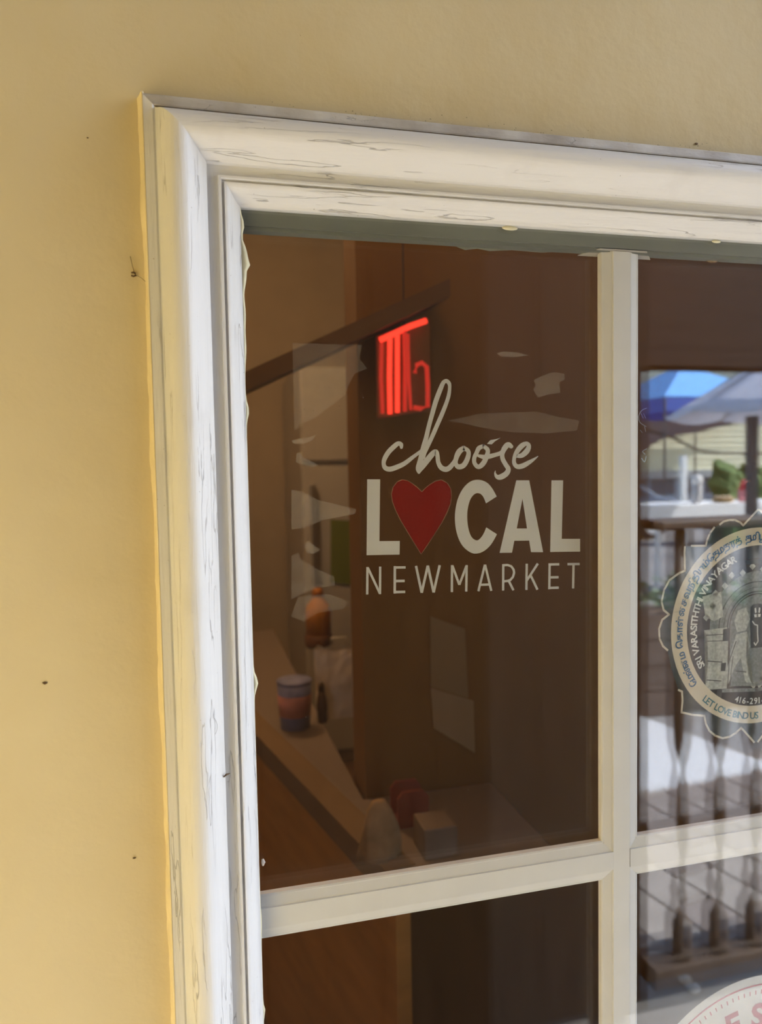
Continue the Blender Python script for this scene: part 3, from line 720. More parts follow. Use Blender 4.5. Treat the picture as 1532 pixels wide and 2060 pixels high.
tam = [('\u0bc7', (1390, 1377), 0), ('\u0bae', (1385, 1366), 0), ('\u0ba9', (1379, 1351), 1), ('\u0bc8', (1374, 1336), 0), ('\u0bae', (1368, 1320), 0),
       ('\u0bc6', (1362, 1298), 0), ('\u0b95', (1362, 1282), 0), ('\u0bbe', (1362, 1266), 0), ('\u0bb3', (1363, 1250), 1),
       ('\u0bc8', (1367, 1228), 0), ('\u0b9a', (1370, 1211), 0), ('\u0bb5', (1375, 1192), 0), ('\u0ba8', (1382, 1175), 0), ('\u0bc0', (1386, 1166), 0), ('\u0ba4', (1390, 1157), 0), ('\u0bbf', (1394, 1149), 0), ('\u0baf', (1401, 1140), 0), ('\u0bc1', (1406, 1133), 0), ('\u0bae', (1413, 1125), 1),
       ('\u0bc7', (1422, 1114), 0), ('\u0ba4', (1433, 1106), 0), ('\u0bae', (1445, 1099), 0), ('\u0ba4', (1457, 1093), 0), ('\u0bc1', (1463, 1090), 0), ('\u0bb0', (1472, 1086), 0), ('\u0ba4', (1483, 1082), 1),
       ('\u0ba4', (1504, 1078), 0), ('\u0bae', (1514, 1076), 0), ('\u0bbf', (1523, 1075), 0), ('\u0bb4', (1533, 1075), 0)]
arc_text([(t, wang(*p), th, d) for t, p, d in tam], TRi + (TR - TRi) * 0.30, M_BLUE, 'ring_character', 0.026)
sv = 'SRI VARASITHTHI VINAYAGAR'
a0, a1 = wang(1404, 1343), wang(1474, 1123)
if a0 > a1: a0 -= 360
def adv(ch):
    if ch == ' ': return 0.34
    v = glyph_mesh(ch)[0]; return float(v[:, 0].max() - v[:, 0].min()) + 0.16
ws = [adv(ch) for ch in sv]; tot = sum(ws) - (ws[0] + ws[-1]) / 2; run = -ws[0] / 2; its = []
for ch, w in zip(sv, ws):
    its.append((ch, a0 + (a1 - a0) * (run + w / 2) / tot, 0.0086, 0)); run += w
arc_text([q for q in its if q[0] != ' '], TRi * 0.865, M_WHITE, 'name_letter', 0.02)
tx = 'LET LOVE BIND US'
a0, a1 = wang(1416, 1409), wang(1521, 1441)
a0 %= 360; a1 %= 360
ws = [adv(c) for c in tx]; tot = sum(ws) - (ws[0] + ws[-1]) / 2; run = -ws[0] / 2; its = []
for ch, w in zip(tx, ws):
    its.append((ch, a0 + (a1 - a0) * (run + w / 2) / tot, 0.0082, 0)); run += w
arc_text([q for q in its if q[0] != ' '], TR - (TR - TRi) * 0.26, M_TEAL, 'ring_letter', 0.018, inward=True)
for ch, (px, py) in zip('416-291-', ((1480, 1411), (1487, 1412), (1495, 1413), (1503, 1413), (1510, 1414), (1519, 1415), (1526, 1415), (1533, 1415))):
    arc_text([(ch, wang(px, py) % 360, 0.0074, 0)], TRi - 0.0018, M_WHITE, 'number_character', 0.012, inward=True)
# shrine picture: arch, pillar, draped figure and dark niche, flat print
def pl(P): return [loc(x, y) for x, y in P]
def mir(P): return [(-x, z) for x, z in P]
def both(*Ps):
    out = []
    for P in Ps:
        q = pl(P); out += [q, mir(q)]
    return out
def tpl_each(name, polys, m, off):
    for P in polys: tpl(name, [P], m, off)
def bandp(P, w): return strip(pl(P), w)
tpl('arch_stone', ringp(0.028, 0.047, 0, 180, 30), M_GREY, 0.00006)
tpl('arch_moulding', ringp(0.0375, 0.0385, 0, 180, 30) + ringp(0.0290, 0.0302, 0, 180, 30) + ringp(0.0330, 0.0334, 0, 180, 30), M_INK, 0.00004)
tpl('arch_fringe', [[((0.0485 + 0.003 * (k % 2)) * math.cos(RAD(12 + 12 * k)) + dx, (0.0485 + 0.003 * (k % 2)) * math.sin(RAD(12 + 12 * k)) + dz_) for dx, dz_ in ((-0.0032, 0), (0, -0.0032), (0.0032, 0), (0, 0.0032))] for k in range(14)], M_LGREY, 0.00003)
tpl_each('finial', both([(1504, 1105), (1524, 1090), (1524, 1122), (1502, 1126)], [(1497, 1128), (1524, 1124), (1524, 1134), (1500, 1136)]), M_INK, 0.00002)
tpl('niche_wall', [[(0.027 * math.cos(RAD(a)), 0.027 * math.sin(RAD(a))) for a in range(0, 181, 10)] + [(-0.027, -0.05), (0.027, -0.05)]], M_GREY, 0.00007)
tpl_each('pillar', both([(1416, 1268), (1462, 1262), (1464, 1290), (1461, 1385), (1418, 1388), (1424, 1330), (1422, 1282)], [(1412, 1200), (1450, 1190), (1454, 1240), (1436, 1250), (1418, 1240)]), M_LGREY, 0.00003)
tpl('pillar_band', bandp([(1420, 1278), (1458, 1276)], 0.0006) + bandp([(1422, 1290), (1460, 1289)], 0.0006) + bandp([(1423, 1330), (1452, 1332)], 0.0008) + bandp([(1421, 1368), (1450, 1370)], 0.0008), M_INK, 0.00002)
tpl_each('lamp_bracket', both([(1454, 1266), (1466, 1264), (1467, 1290), (1453, 1289)], [(1450, 1334), (1460, 1333), (1458, 1350), (1449, 1350)], [(1442, 1386), (1452, 1386), (1450, 1404), (1440, 1403)]), M_INK, 0.00001)
tpl_each('figure', both([(1480, 1276), (1502, 1270), (1508, 1300), (1500, 1322), (1506, 1362), (1520, 1378), (1516, 1386), (1498, 1370), (1490, 1322), (1476, 1345), (1462, 1382), (1461, 1352), (1470, 1310)], [(1484, 1228), (1500, 1222), (1508, 1245), (1500, 1268), (1482, 1272), (1476, 1250)]), M_LGREY, 0.00002)
tpl('drape_line', bandp([(1480, 1290), (1466, 1330), (1463, 1380)], 0.0008) + bandp([(1474, 1320), (1470, 1350), (1468, 1380)], 0.0006) + bandp([(1480, 1350), (1500, 1352)], 0.0008), M_INK, 0.00000)
nic = pl([(1509, 1222), (1514, 1216), (1524, 1214)]); nic = [pl([(1510, 1304)])[0], pl([(1508, 1260)])[0]] + nic
nic = nic + [(-x, z) for x, z in nic[::-1]]
tpl('dark_idol', [nic], M_INK, 0.00000)
tpl('idol_marking', bandp([(1513, 1250), (1517, 1256), (1523, 1258), (1523, 1275), (1524, 1290), (1519, 1298), (1516, 1293)], 0.0011) + both([(1517, 1224), (1520, 1222), (1521, 1232), (1518, 1234)], [(1516, 1236), (1524, 1235), (1524, 1241), (1517, 1242)]), M_WHITE, -0.00003)
tpl_each('altar', both([(1450, 1386), (1524, 1384), (1524, 1391), (1452, 1393)], [(1470, 1374), (1510, 1373), (1524, 1376), (1524, 1380), (1468, 1380)]), M_GREY, 0.00001)

# ---- round red-and-white decal, lower down
bp_ = [at(x, y, YS) for x, y in ((1362.7, 2058.5), (1386.8, 2037.9), (1421.3, 2008), (1455.7, 1987.3), (1501.7, 1968.9), (1532, 1961.6))]
CX, CZ, CR = circle_fit(bp_)
rd = empty('seal_decal', (CX, YS, CZ - CR)); tag(rd, 'round white decal with red ring, tick marks and red letters', 'sticker')
M_PAPERW = film_mat('white_sticker', (0.72, 0.70, 0.68, 1), 0.93, 0.05)
M_RED = mat('faded_red_ink', (0.42, 0.06, 0.08), 0.5)
def rdp(name, polys, m, off):
    V = []; F = []
    for P in polys:
        b0 = len(V); V += [(CX + x, YS + off, CZ + z) for x, z in P]; F.append(tuple(range(b0, b0 + len(P))))
    me = bpy.data.meshes.new(name); me.from_pydata(V, [], F); return under(link(name, me, m), rd)
rdp('disc', [[(CR * math.cos(RAD(a)), CR * math.sin(RAD(a))) for a in range(0, 360, 3)]], M_PAPERW, 0.0001)
q = at(1532, 1980, YS); RR = math.hypot(q.x - CX, q.z - CZ)
rdp('red_ring', ringp(RR - 0.0007, RR + 0.0007, 0, 360, 110), M_RED, 0.0)
r0, r1 = RR - 0.0085, RR - 0.0046
for k in range(0, 120):
    a = RAD(3 * k); ex = np.array([math.cos(a), math.sin(a)]); ey = np.array([-ex[1], ex[0]]) * 0.0005
    if k == 0: tick_polys = []
    tick_polys.append([tuple(ex * r0 - ey), tuple(ex * r1 - ey), tuple(ex * r1 + ey), tuple(ex * r0 + ey)])
rdp('tick_marks', tick_polys, M_RED, 0.0)['kind'] = 'stuff'
for ch, (px, py) in (('E', (1478, 2052)), ('S', (1524, 2034))):
    p = at(px, py, YS); V, F = glyph_mesh(ch, 0.035); V = V[:, :2] - V[:, :2].mean(0); hgt = 0.030
    ang = math.atan2(p.x - CX, p.z - CZ); ex, ez = (math.cos(ang), -math.sin(ang)), (math.sin(ang), math.cos(ang))
    P = [(p.x + hgt * (ex[0] * v[0] + ez[0] * v[1]), YS - 0.0001, p.z - 0.004 + hgt * (ex[1] * v[0] + ez[1] * v[1])) for v in V]
    me = bpy.data.meshes.new('letter'); me.from_pydata(P, [], F); under(link('letter', me, M_RED), rd)

# ---- old tape and glue left on the pane
YT = YG - 0.0002
def residue(px, op_, label, name='tape_residue', cat='residue', nz=0.25):
    o = MB().prism([at(x, y, YT) for x, y in px], (0, -0.00012, 0)).build(name, film_mat('residue_film', (0.62, 0.56, 0.45, 1), op_ * 0.45, nz, 140))
    return tag(o, label, cat, 'old tape and glue on the left pane')
residue([(588, 690), (728, 694), (722, 720), (738, 742), (712, 752), (690, 800), (660, 820), (640, 838), (610, 850), (592, 868)], 0.10, 'large clear tape patch with a torn lower edge, above the decal')
residue([(586, 985), (604, 988), (640, 1006), (716, 1024), (713, 1034), (650, 1046), (612, 1062), (586, 1065)], 0.16, 'wedge of clear tape beside the big letter L')
residue([(586, 1118), (600, 1112), (606, 1126), (640, 1146), (672, 1160), (674, 1178), (640, 1182), (610, 1194), (586, 1206)], 0.12, 'clear tape scrap below the wedge of tape')
residue([(604, 882), (622, 880), (636, 874), (628, 886), (608, 893), (590, 892), (586, 886)], 0.2, 'thin glue smear under the large tape patch')
residue([(596, 912), (604, 910), (608, 920), (630, 930), (640, 936), (628, 940), (606, 934), (595, 930)], 0.2, 'lower glue smear under the large tape patch')
residue([(612, 1098), (620, 1088), (632, 1098), (644, 1106), (630, 1114), (618, 1112)], 0.2, 'round glue spot between the two small tape scraps')
residue([(1072, 765), (1090, 756), (1112, 748), (1134, 752), (1136, 764), (1124, 768), (1126, 790), (1100, 794), (1082, 800), (1072, 784), (1078, 774)], 0.15, 'blotch of glue near the upright bar above the decal')
residue([(900, 846), (940, 838), (960, 832), (1010, 830), (1080, 828), (1120, 838), (1164, 846), (1160, 866), (1100, 872), (1040, 870), (1000, 866), (950, 856)], 0.10, 'long level smear of glue crossing above the word script')
residue([(585, 1240), (600, 1200), (660, 1195), (700, 1210), (690, 1225), (640, 1232), (610, 1250)], 0.10, 'faint tape scrap low on the left pane')
residue([(998, 711), (1012, 707), (1040, 709), (1062, 715), (1030, 719), (1008, 717)], 0.2, 'short pale glue streak high on the left pane')
sc_ = empty('scratched_letters', at(1290, 930, YS)); tag(sc_, 'faint pale scratched remains of lettering beside the upright bar', 'scratch', None)
M_SCR = film_mat('pale_scratch', (0.7, 0.66, 0.58, 1), 0.6)
def scr_(L): strokes('scratch_line', [[(x, y, w) for x, y, w in L]], M_SCR, sc_, True, YS)
scr_([(1300, 821, 1.2), (1290, 826, 1.6), (1284, 838, 1.8), (1287, 850, 1.6), (1299, 858, 1.2)]); scr_([(1289, 832, 1), (1293, 841, 1)]); scr_([(1294, 832, 1), (1298, 841, 1)])
scr_([(1287, 865, 1), (1291, 870, 1)]); scr_([(1296, 858, 1.4), (1298, 868, 1.2)]); scr_([(1300, 903, 1.4), (1292, 908, 1.6), (1297, 914, 1.2)]); scr_([(1290, 922, 1.6), (1296, 929, 1.8), (1299, 918, 1.2)])
# grit and specks on the pane
V = []; F = []
for k in range(70):
    px, py = random.uniform(500, 1200), random.uniform(520, 1690)
    if k > 52: px, py = random.uniform(600, 800), random.uniform(790, 830)
    c = at(px, py, YT); r = random.uniform(0.00012, 0.0004); b0 = len(V)
    for j in range(6): V.append((c.x + r * random.uniform(0.6, 1.2) * math.cos(j * math.pi / 3), c.y - 0.0001, c.z + r * random.uniform(0.6, 1.2) * math.sin(j * math.pi / 3)))
    F.append(tuple(range(b0, b0 + 6)))
me = bpy.data.meshes.new('dust'); me.from_pydata(V, [], F)
tag(link('dust', me, film_mat('pale_dust', (0.7, 0.62, 0.5, 1), 0.35)), 'pale dust specks scattered over the window pane', 'dust', None, 'stuff')

# ---- small marks on wall and casing
ins = empty('dead_insect', at(268, 551, -0.002)); tag(ins, 'tiny dried insect caught in web threads on the yellow wall', 'insect')
M_BUG = mat('dry_brown', (0.12, 0.07, 0.03), 0.7)
bpts = [(264, 549), (268, 548), (272, 550), (273, 554), (268, 556), (264, 554)]
MB().tube([at(x, y, -0.0015) for x, y in bpts], 0.00055, 8).build('body', M_BUG, ins, True)
MB().tube([at(270, 549, -0.0015), at(266, 534, -0.002), at(262, 516, -0.0005)], 0.00016, 6).build('web_thread', M_BUG, ins, True)
MB().tube([at(273, 553, -0.0015), at(284, 559, -0.002), at(292, 566, -0.006)], 0.00013, 6).build('web_thread', M_BUG, ins, True)
def fleck(px, py, r, label):
    c = at(px, py, -0.0004); bm = bmesh.new(); bmesh.ops.create_icosphere(bm, subdivisions=1, radius=1.0)
    for v in bm.verts: v.co = Vector((c.x + v.co.x * r * random.uniform(0.8, 1.6), c.y + v.co.y * 0.0005, c.z + v.co.z * r * random.uniform(0.5, 1.0)))
    me = bpy.data.meshes.new('dirt_fleck'); bm.to_mesh(me); bm.free(); tag(link('dirt_fleck', me, M_BUG), label, 'fleck', 'dirt flecks on the yellow wall')
fleck(90, 1374, 0.0013, 'brown dirt fleck alone on the yellow wall'); fleck(270, 1726, 0.0009, 'dark dirt fleck close to the casing, low on the yellow wall')
fleck(176, 277, 0.0005, 'tiny dirt fleck on the yellow wall above the insect'); fleck(1400, 289, 0.0012, 'dark smudge of dirt on the wall above the head casing')
V = []; F = []
for k in range(90):
    t = random.random(); px = 300 + 1230 * t ** 0.6; py = 187 + (px - 285) * 0.1065 - abs(random.gauss(0, 7)) - 2
    if random.random() < 0.3: px, py = random.gauss(1400, 30), random.gauss(292, 6)
    c = at(px, py, -0.0003); r = random.uniform(0.00012, 0.00045); b0 = len(V); a_ = random.uniform(0, 3)
    for j in range(5): V.append((c.x + r * random.uniform(0.6, 2.2) * math.cos(a_ + j * 1.257), c.y, c.z + r * random.uniform(0.4, 1.0) * math.sin(a_ + j * 1.257)))
    F.append(tuple(range(b0, b0 + 5)))
me = bpy.data.meshes.new('dirt_specks'); me.from_pydata(V, [], F); o = link('dirt_specks', me, film_mat('dirt_film', (0.16, 0.10, 0.05, 1), 0.55)); o.parent = wf; o['kind'] = 'stuff'
MB().tube([at(450, 1563, -0.010), at(455, 1558, -0.011), at(462, 1556, -0.0095)], [0.0004, 0.0007, 0.0003], 6).build('grime_crumb', M_BUG, win)
for (x, y) in ((420, 1990), (418, 2006), (421, 2020), (417, 2032)):
    c = at(x, y, -0.0185); MB().tube([c + Vector((0, 0, 0.003)), c + Vector((0.0006, -0.0004, 0)), c + Vector((0, 0, -0.003))], [0.0003, 0.0011, 0.0003], 6).build('casing_chip', mat('grey_chip', (0.16, 0.14, 0.12), 0.8), win)
hp = [(420 + 17 * math.cos(RAD(a)), 1462 + 22 * math.sin(RAD(a))) for a in range(-60, 150, 15)]
tag(MB().tube([at(x, y, -0.0195 + 0.005 * max(0, (x - 412) / 30)) for x, y in hp], 0.00010, 5).build('hair', mat('grey_hair', (0.3, 0.28, 0.25), 0.6)), 'single curled hair stuck on the white side casing', 'hair')
c = at(528, 1728, YG - 0.001); MB().tube([c, c + Vector((0.0004, -0.001, -0.002)), c + Vector((0.0001, 0, -0.0045))], [0.0008, 0.0014, 0.0007], 8).build('putty_crumb', mat('pale_putty', (0.5, 0.46, 0.42), 0.7), win)

# ================================================================== PORCH AND STREET (mirrored in the glass)
DS = 1.47
YSCR = ref(1000, 1000, DS).y
XS1 = ref(1290, 1000, DS).x
scr_wall = empty('wall_added_screen', (XS1, YSCR, 0)); tag(scr_wall, kind='structure')  # guessed screen, added to block frontal daylight and bright reflections
NP_ = 13; XS0 = WX0 + 0.01; pw = (XS1 - XS0) / NP_
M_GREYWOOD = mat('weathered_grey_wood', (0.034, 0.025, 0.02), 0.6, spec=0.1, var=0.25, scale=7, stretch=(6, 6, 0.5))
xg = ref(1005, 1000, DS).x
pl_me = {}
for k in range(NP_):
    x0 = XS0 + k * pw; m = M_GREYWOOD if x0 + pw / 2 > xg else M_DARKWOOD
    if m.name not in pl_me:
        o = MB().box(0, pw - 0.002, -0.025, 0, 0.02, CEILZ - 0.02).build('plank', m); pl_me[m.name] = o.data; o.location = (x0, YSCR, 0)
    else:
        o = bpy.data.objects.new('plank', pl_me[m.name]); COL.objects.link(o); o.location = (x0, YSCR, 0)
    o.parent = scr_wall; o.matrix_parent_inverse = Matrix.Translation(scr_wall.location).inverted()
MB().box(XS0, XS1, YSCR - 0.05, YSCR - 0.027, 0.02, CEILZ - 0.02).build('backing_board', M_DARKWOOD, scr_wall)  # added to close the bright gaps between the planks
# corner post
DR = 1.50
YR = ref(1400, 1000, DR).y
xp0, xp1 = ref(1284, 1000, DR).x, ref(1306, 1000, DR).x
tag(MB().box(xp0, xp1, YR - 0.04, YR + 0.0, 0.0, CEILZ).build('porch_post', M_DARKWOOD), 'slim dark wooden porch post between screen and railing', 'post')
# railing
rl = empty('porch_railing', ((xp1 + 2.1) / 2, YR, 0)); tag(rl, 'dark wooden porch railing with turned balusters', 'railing')
RXE = 2.35
zt, zb = ref(1400, 1043, DR).z, ref(1400, 1062, DR).z
M_RAIL = mat('brown_railing_paint', (0.085, 0.06, 0.045), 0.5, var=0.2, scale=12)
bevel(MB().box(xp1, RXE, YR - 0.045, YR + 0.045, zb, zt).build('top_rail', M_RAIL, rl), 0.006)
bevel(MB().box(xp1, RXE, YR - 0.03, YR + 0.03, 0.06, 0.11).build('bottom_rail', M_RAIL, rl), 0.005)
BPROF = [(r, ref(1410, y, DR).z) for r, y in ((0.022, 1990), (0.022, 1850), (0.012, 1832), (0.007, 1815), (0.012, 1795), (0.006, 1775), (0.010, 1745), (0.006, 1715), (0.013, 1690), (0.015, 1640), (0.012, 1580), (0.005, 1545), (0.010, 1528), (0.019, 1495), (0.022, 1450))] + [(0.022, zb + 0.004)]
BPROF[0] = (0.022, 0.10)
bal = MB().lathe(BPROF, (0, 0, 0), 12).build('baluster', M_RAIL, None, True)
xb = [ref(1375, 1480, DR).x, ref(1450, 1480, DR).x]; stp = xb[1] - xb[0]
xs = [xb[0] + stp * k for k in range(-2, 14)]
first = True
for x in xs:
    if x < xp1 + 0.02 or x > RXE - 0.03: continue
    o = bal if first else bpy.data.objects.new('baluster', bal.data)
    if not first: COL.objects.link(o)
    first = False
    o.location = (x, YR, 0); o.parent = rl; o.matrix_parent_inverse = Matrix.Translation(rl.location).inverted()
tag(MB().box(RXE, RXE + 0.09, YR - 0.045, YR + 0.045, -0.45, zt + 0.1).build('newel_post', M_RAIL), 'square newel post at the end of the porch railing', 'post')
# roll-down blind of thin wooden slats above the rail
bl = empty('slat_blind', (1.6, YR - 0.02, ref(1400, 738, DR).z)); tag(bl, 'dark brown slatted roll blind hanging above the porch railing', 'blind')
zb0 = ref(1400, 732, DR).z; ns = 22; hs = (CEILZ + 0.0 - zb0) / ns
M_SLAT = mat('brown_blind_slat', (0.045, 0.03, 0.025), 0.6, spec=0.1, var=0.3, scale=10, stretch=(0.3, 1, 8))
sl0 = MB().box(xp1 + 0.005, RXE, YR - 0.030, YR - 0.024, 0, hs - 0.0004).build('slat', M_SLAT)
for k in range(ns):
    o = sl0 if k == 0 else bpy.data.objects.new('slat', sl0.data)
    if k: COL.objects.link(o)
    o.location = (0, 0, zb0 + k * hs); o.parent = bl; o.matrix_parent_inverse = Matrix.Translation(bl.location).inverted()
MB().tube([(xp1 + 0.005, YR - 0.027, zb0 - 0.005), (RXE, YR - 0.027, zb0 - 0.005)], 0.007, 10).build('bottom_roll', M_SLAT, bl, True)
MB().box(xp1 + 0.005, RXE, YR - 0.05, YR - 0.005, CEILZ, CEILZ + 0.08).build('head_rail', M_SLAT, bl)

# ground
GZ = -0.45
tag(MB().box(-14, 40, -60, 8.0, GZ - 0.2, GZ).build('ground', mat('street_asphalt', (0.24, 0.24, 0.25), 0.9, var=0.12, scale=1.5)), kind='structure')
# paving slabs laid on the skew beyond the railing
pav = empty('paving', (2.0, -2.6, GZ)); tag(pav, kind='structure'); pav.name = 'path_paving'
M_SLABS = [mat('paver_%d' % j, c, 0.8, var=0.1, scale=9) for j, c in enumerate(((0.27, 0.24, 0.23), (0.32, 0.29, 0.27), (0.24, 0.21, 0.20)))]  # shade on the near paving is put into the darker slab colours
sd_ = ref_z(1440, 1885, GZ) - ref_z(1320, 1807, GZ); SA = math.atan2(sd_.y, sd_.x)
ux = Vector((math.cos(SA), math.sin(SA), 0)); uy = Vector((-ux.y, ux.x, 0))
slab_me = []
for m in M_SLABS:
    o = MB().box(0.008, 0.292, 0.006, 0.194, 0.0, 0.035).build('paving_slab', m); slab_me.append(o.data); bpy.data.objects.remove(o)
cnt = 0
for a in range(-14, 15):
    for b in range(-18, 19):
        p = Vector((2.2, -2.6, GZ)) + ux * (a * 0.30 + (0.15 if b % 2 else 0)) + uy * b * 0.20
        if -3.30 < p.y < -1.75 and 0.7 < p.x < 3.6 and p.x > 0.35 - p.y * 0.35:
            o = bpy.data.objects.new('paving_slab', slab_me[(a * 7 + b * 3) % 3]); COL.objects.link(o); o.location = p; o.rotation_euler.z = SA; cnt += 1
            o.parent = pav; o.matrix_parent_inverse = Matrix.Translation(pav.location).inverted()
# sun patch on the ground, put in as a paler strip
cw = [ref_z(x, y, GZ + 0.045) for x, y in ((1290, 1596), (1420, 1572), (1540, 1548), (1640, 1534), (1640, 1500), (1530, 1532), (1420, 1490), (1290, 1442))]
tag(MB().prism(cw, (0, 0, -0.04)).build('pavement_sun_patch', mat('sun_patch_pale', (0.62, 0.63, 0.66), 0.8)), kind='structure')
for px, py in ((1331, 1968), (1395, 1984)):  # sun spots on the deck edge, built as small white discs
    c = ref_z(px, py, 0.012); V = []
    mb = MB().lathe([(0.004, 0.0), (0.015, 0.002), (0.017, 0.008), (0.012, 0.014), (0.003, 0.016)], (c.x, max(c.y, -1.18), 0.0), 14)
    tag(mb.build('sun_spot', mat('sun_spot_white', (0.95, 0.95, 0.95), 0.5), None, True), 'white disc standing for a sun spot on the deck edge %s' % ('nearer the porch post' if px < 1350 else 'farther from the porch post'), 'sun_spot', 'white discs standing for sun spots on the deck edge')
# wooden planter beyond the sun patch
PD = 4.42
a, b = ref(1290, 1240, PD), ref(1620, 1240, PD)
pt = empty('planter_box', ((a.x + b.x) / 2, a.y, GZ)); tag(pt, 'long brown wooden planter box with leafy plants, beyond the pale painted sun patch', 'planter')
M_PLW = mat('planter_wood', (0.13, 0.10, 0.085), 0.7, var=0.25, scale=6, stretch=(0.5, 1, 8))
hb = (a.z - GZ) / 4
for k in range(4): MB().box(a.x, b.x, a.y - 0.02, a.y, GZ + k * hb + 0.005, GZ + (k + 1) * hb - 0.005).build('board', M_PLW, pt)
MB().box(a.x, b.x, a.y - 0.42, a.y - 0.021, GZ, a.z - 0.02).build('planter_body', M_PLW, pt)
V = []; F = []
for k in range(260):
    c = Vector((random.uniform(a.x, b.x), a.y - random.uniform(0.05, 0.38), a.z + random.uniform(-0.02, 0.26) * random.random()))
    d = Vector((random.uniform(-1, 1), random.uniform(-1, 1), random.uniform(0.1, 1))).normalized() * random.uniform(0.05, 0.10)
    e = d.cross(Vector((random.uniform(-1, 1), random.uniform(-1, 1), random.uniform(-1, 1)))).normalized() * 0.022; b0 = len(V)
    V += [c, c + d * 0.5 + e, c + d, c + d * 0.5 - e]; F.append((b0, b0 + 1, b0 + 2, b0 + 3))
lf = under(pyd('foliage', V, F, mat('grey_green_leaf', (0.20, 0.30, 0.20), 0.6)), pt); lf['kind'] = 'stuff'
# white trestle board
WD = 8.2
a, b = ref(1296, 1018, WD), ref(1506, 1042, WD); a2 = ref(1640, 1018, WD)
wb = empty('trestle_table', ((a.x + a2.x) / 2, a.y, GZ)); tag(wb, 'long white trestle table standing out in the sun', 'table')
M_WP = mat('white_table_paint', (0.95, 0.96, 0.97), 0.5)
bevel(MB().box(a.x - 0.4, a2.x, a.y - 0.7, a.y, b.z, a.z).build('table_top', M_WP, wb), 0.01)
for x in (a.x - 0.35, a.x + 0.6, a2.x - 0.1):
    for dy in (-0.06, -0.64): MB().box(x, x + 0.05, a.y + dy, a.y + dy + 0.05, GZ, b.z).build('leg', mat('white_leg', (0.75, 0.77, 0.8), 0.5), wb)
# things on and behind the table
def stand(px, py0, py1, d): return ref(px, py1, d), (ref(px, py0, d).z - ref(px, py1, d).z), d / FPX
c, h, k = stand(1402, 962, 1018, 8.4); ur = empty('drinks_urn', c); c.z = a.z
MB().lathe([(11 * k, 0), (12 * k, 0.04), (12 * k, h * 0.66), (10 * k, h * 0.7)], c, 16).build('urn_body', mat('grey_steel', (0.55, 0.55, 0.57), 0.35, metal=0.3), ur, True)
MB().lathe([(12.5 * k, h * 0.68), (12.5 * k, h * 0.92), (6 * k, h), (2 * k, h * 1.02)], c, 16).build('lid', mat('white_lid', (0.9, 0.9, 0.9), 0.4), ur, True)
tag(ur, 'grey steel drinks urn with white lid on the trestle table', 'urn')
c, h, k = stand(1495, 976, 1018, 8.4); c.z = a.z
cn = empty('squeeze_bottle', c)
MB().lathe([(11 * k, 0), (11 * k, h * 0.5), (9 * k, h * 0.58)], c, 14).build('bottle_body', mat('pinkish_plastic', (0.75, 0.28, 0.32), 0.4), cn, True)
MB().lathe([(9.5 * k, h * 0.57), (6 * k, h * 0.85), (3 * k, h * 1.05)], c, 14).build('nozzle', mat('red_plastic', (0.70, 0.03, 0.06), 0.4), cn, True)
tag(cn, 'red squeeze bottle with pointed nozzle on the trestle table', 'bottle')
c, h, k = stand(1455, 1000, 1018, 8.4); c.z = a.z
bk = empty('bread_basket', c)
MB().lathe([(20 * k, 0), (26 * k, 0.055), (24 * k, 0.055), (18 * k, 0.01)], c, 18).build('basket', mat('wicker', (0.35, 0.24, 0.12), 0.8, var=0.3, scale=60), bk, True)
for j in range(6):
    q = c + Vector((16 * k * math.cos(j * 1.05), 10 * k * math.sin(j * 1.05), 0.055)); MB().lathe([(0.004, -0.03), (0.04, -0.01), (0.044, 0.01), (0.025, 0.03), (0.004, 0.035)], q, 10).build('bread_roll', mat('bread', (0.62, 0.48, 0.33), 0.8, var=0.2, scale=30), bk, True)
tag(bk, 'low wicker basket of bread rolls on the trestle table', 'basket')
c, h, k = stand(1378, 916, 975, 12.0)
wp = MB().box(c.x - 7 * k, c.x + 7 * k, c.y - 0.1, c.y, GZ, c.z + h); tag(wp.build('bollard', mat('white_post_paint', (0.9, 0.92, 0.92), 0.5)), 'white square bollard between the trestle table and the cream house', 'bollard')
c, h, k = stand(1519, 836, 1050, 7.0)
pp = empty('steel_post', (c.x, c.y, GZ)); M_ST = mat('dark_grey_steel', (0.07, 0.085, 0.10), 0.5)
MB().box(c.x - 10 * k, c.x + 10 * k, c.y - 0.1, c.y, GZ, c.z + h).build('shaft', M_ST, pp); MB().box(c.x - 18 * k, c.x + 18 * k, c.y - 0.14, c.y + 0.04, GZ, GZ + 0.02).build('base_plate', M_ST, pp); MB().box(c.x - 11.5 * k, c.x + 11.5 * k, c.y - 0.11, c.y + 0.01, c.z + h * 0.62, c.z + h * 0.66).build('collar', M_ST, pp)
tag(pp, 'dark grey square steel post in front of the white trestle table', 'post')
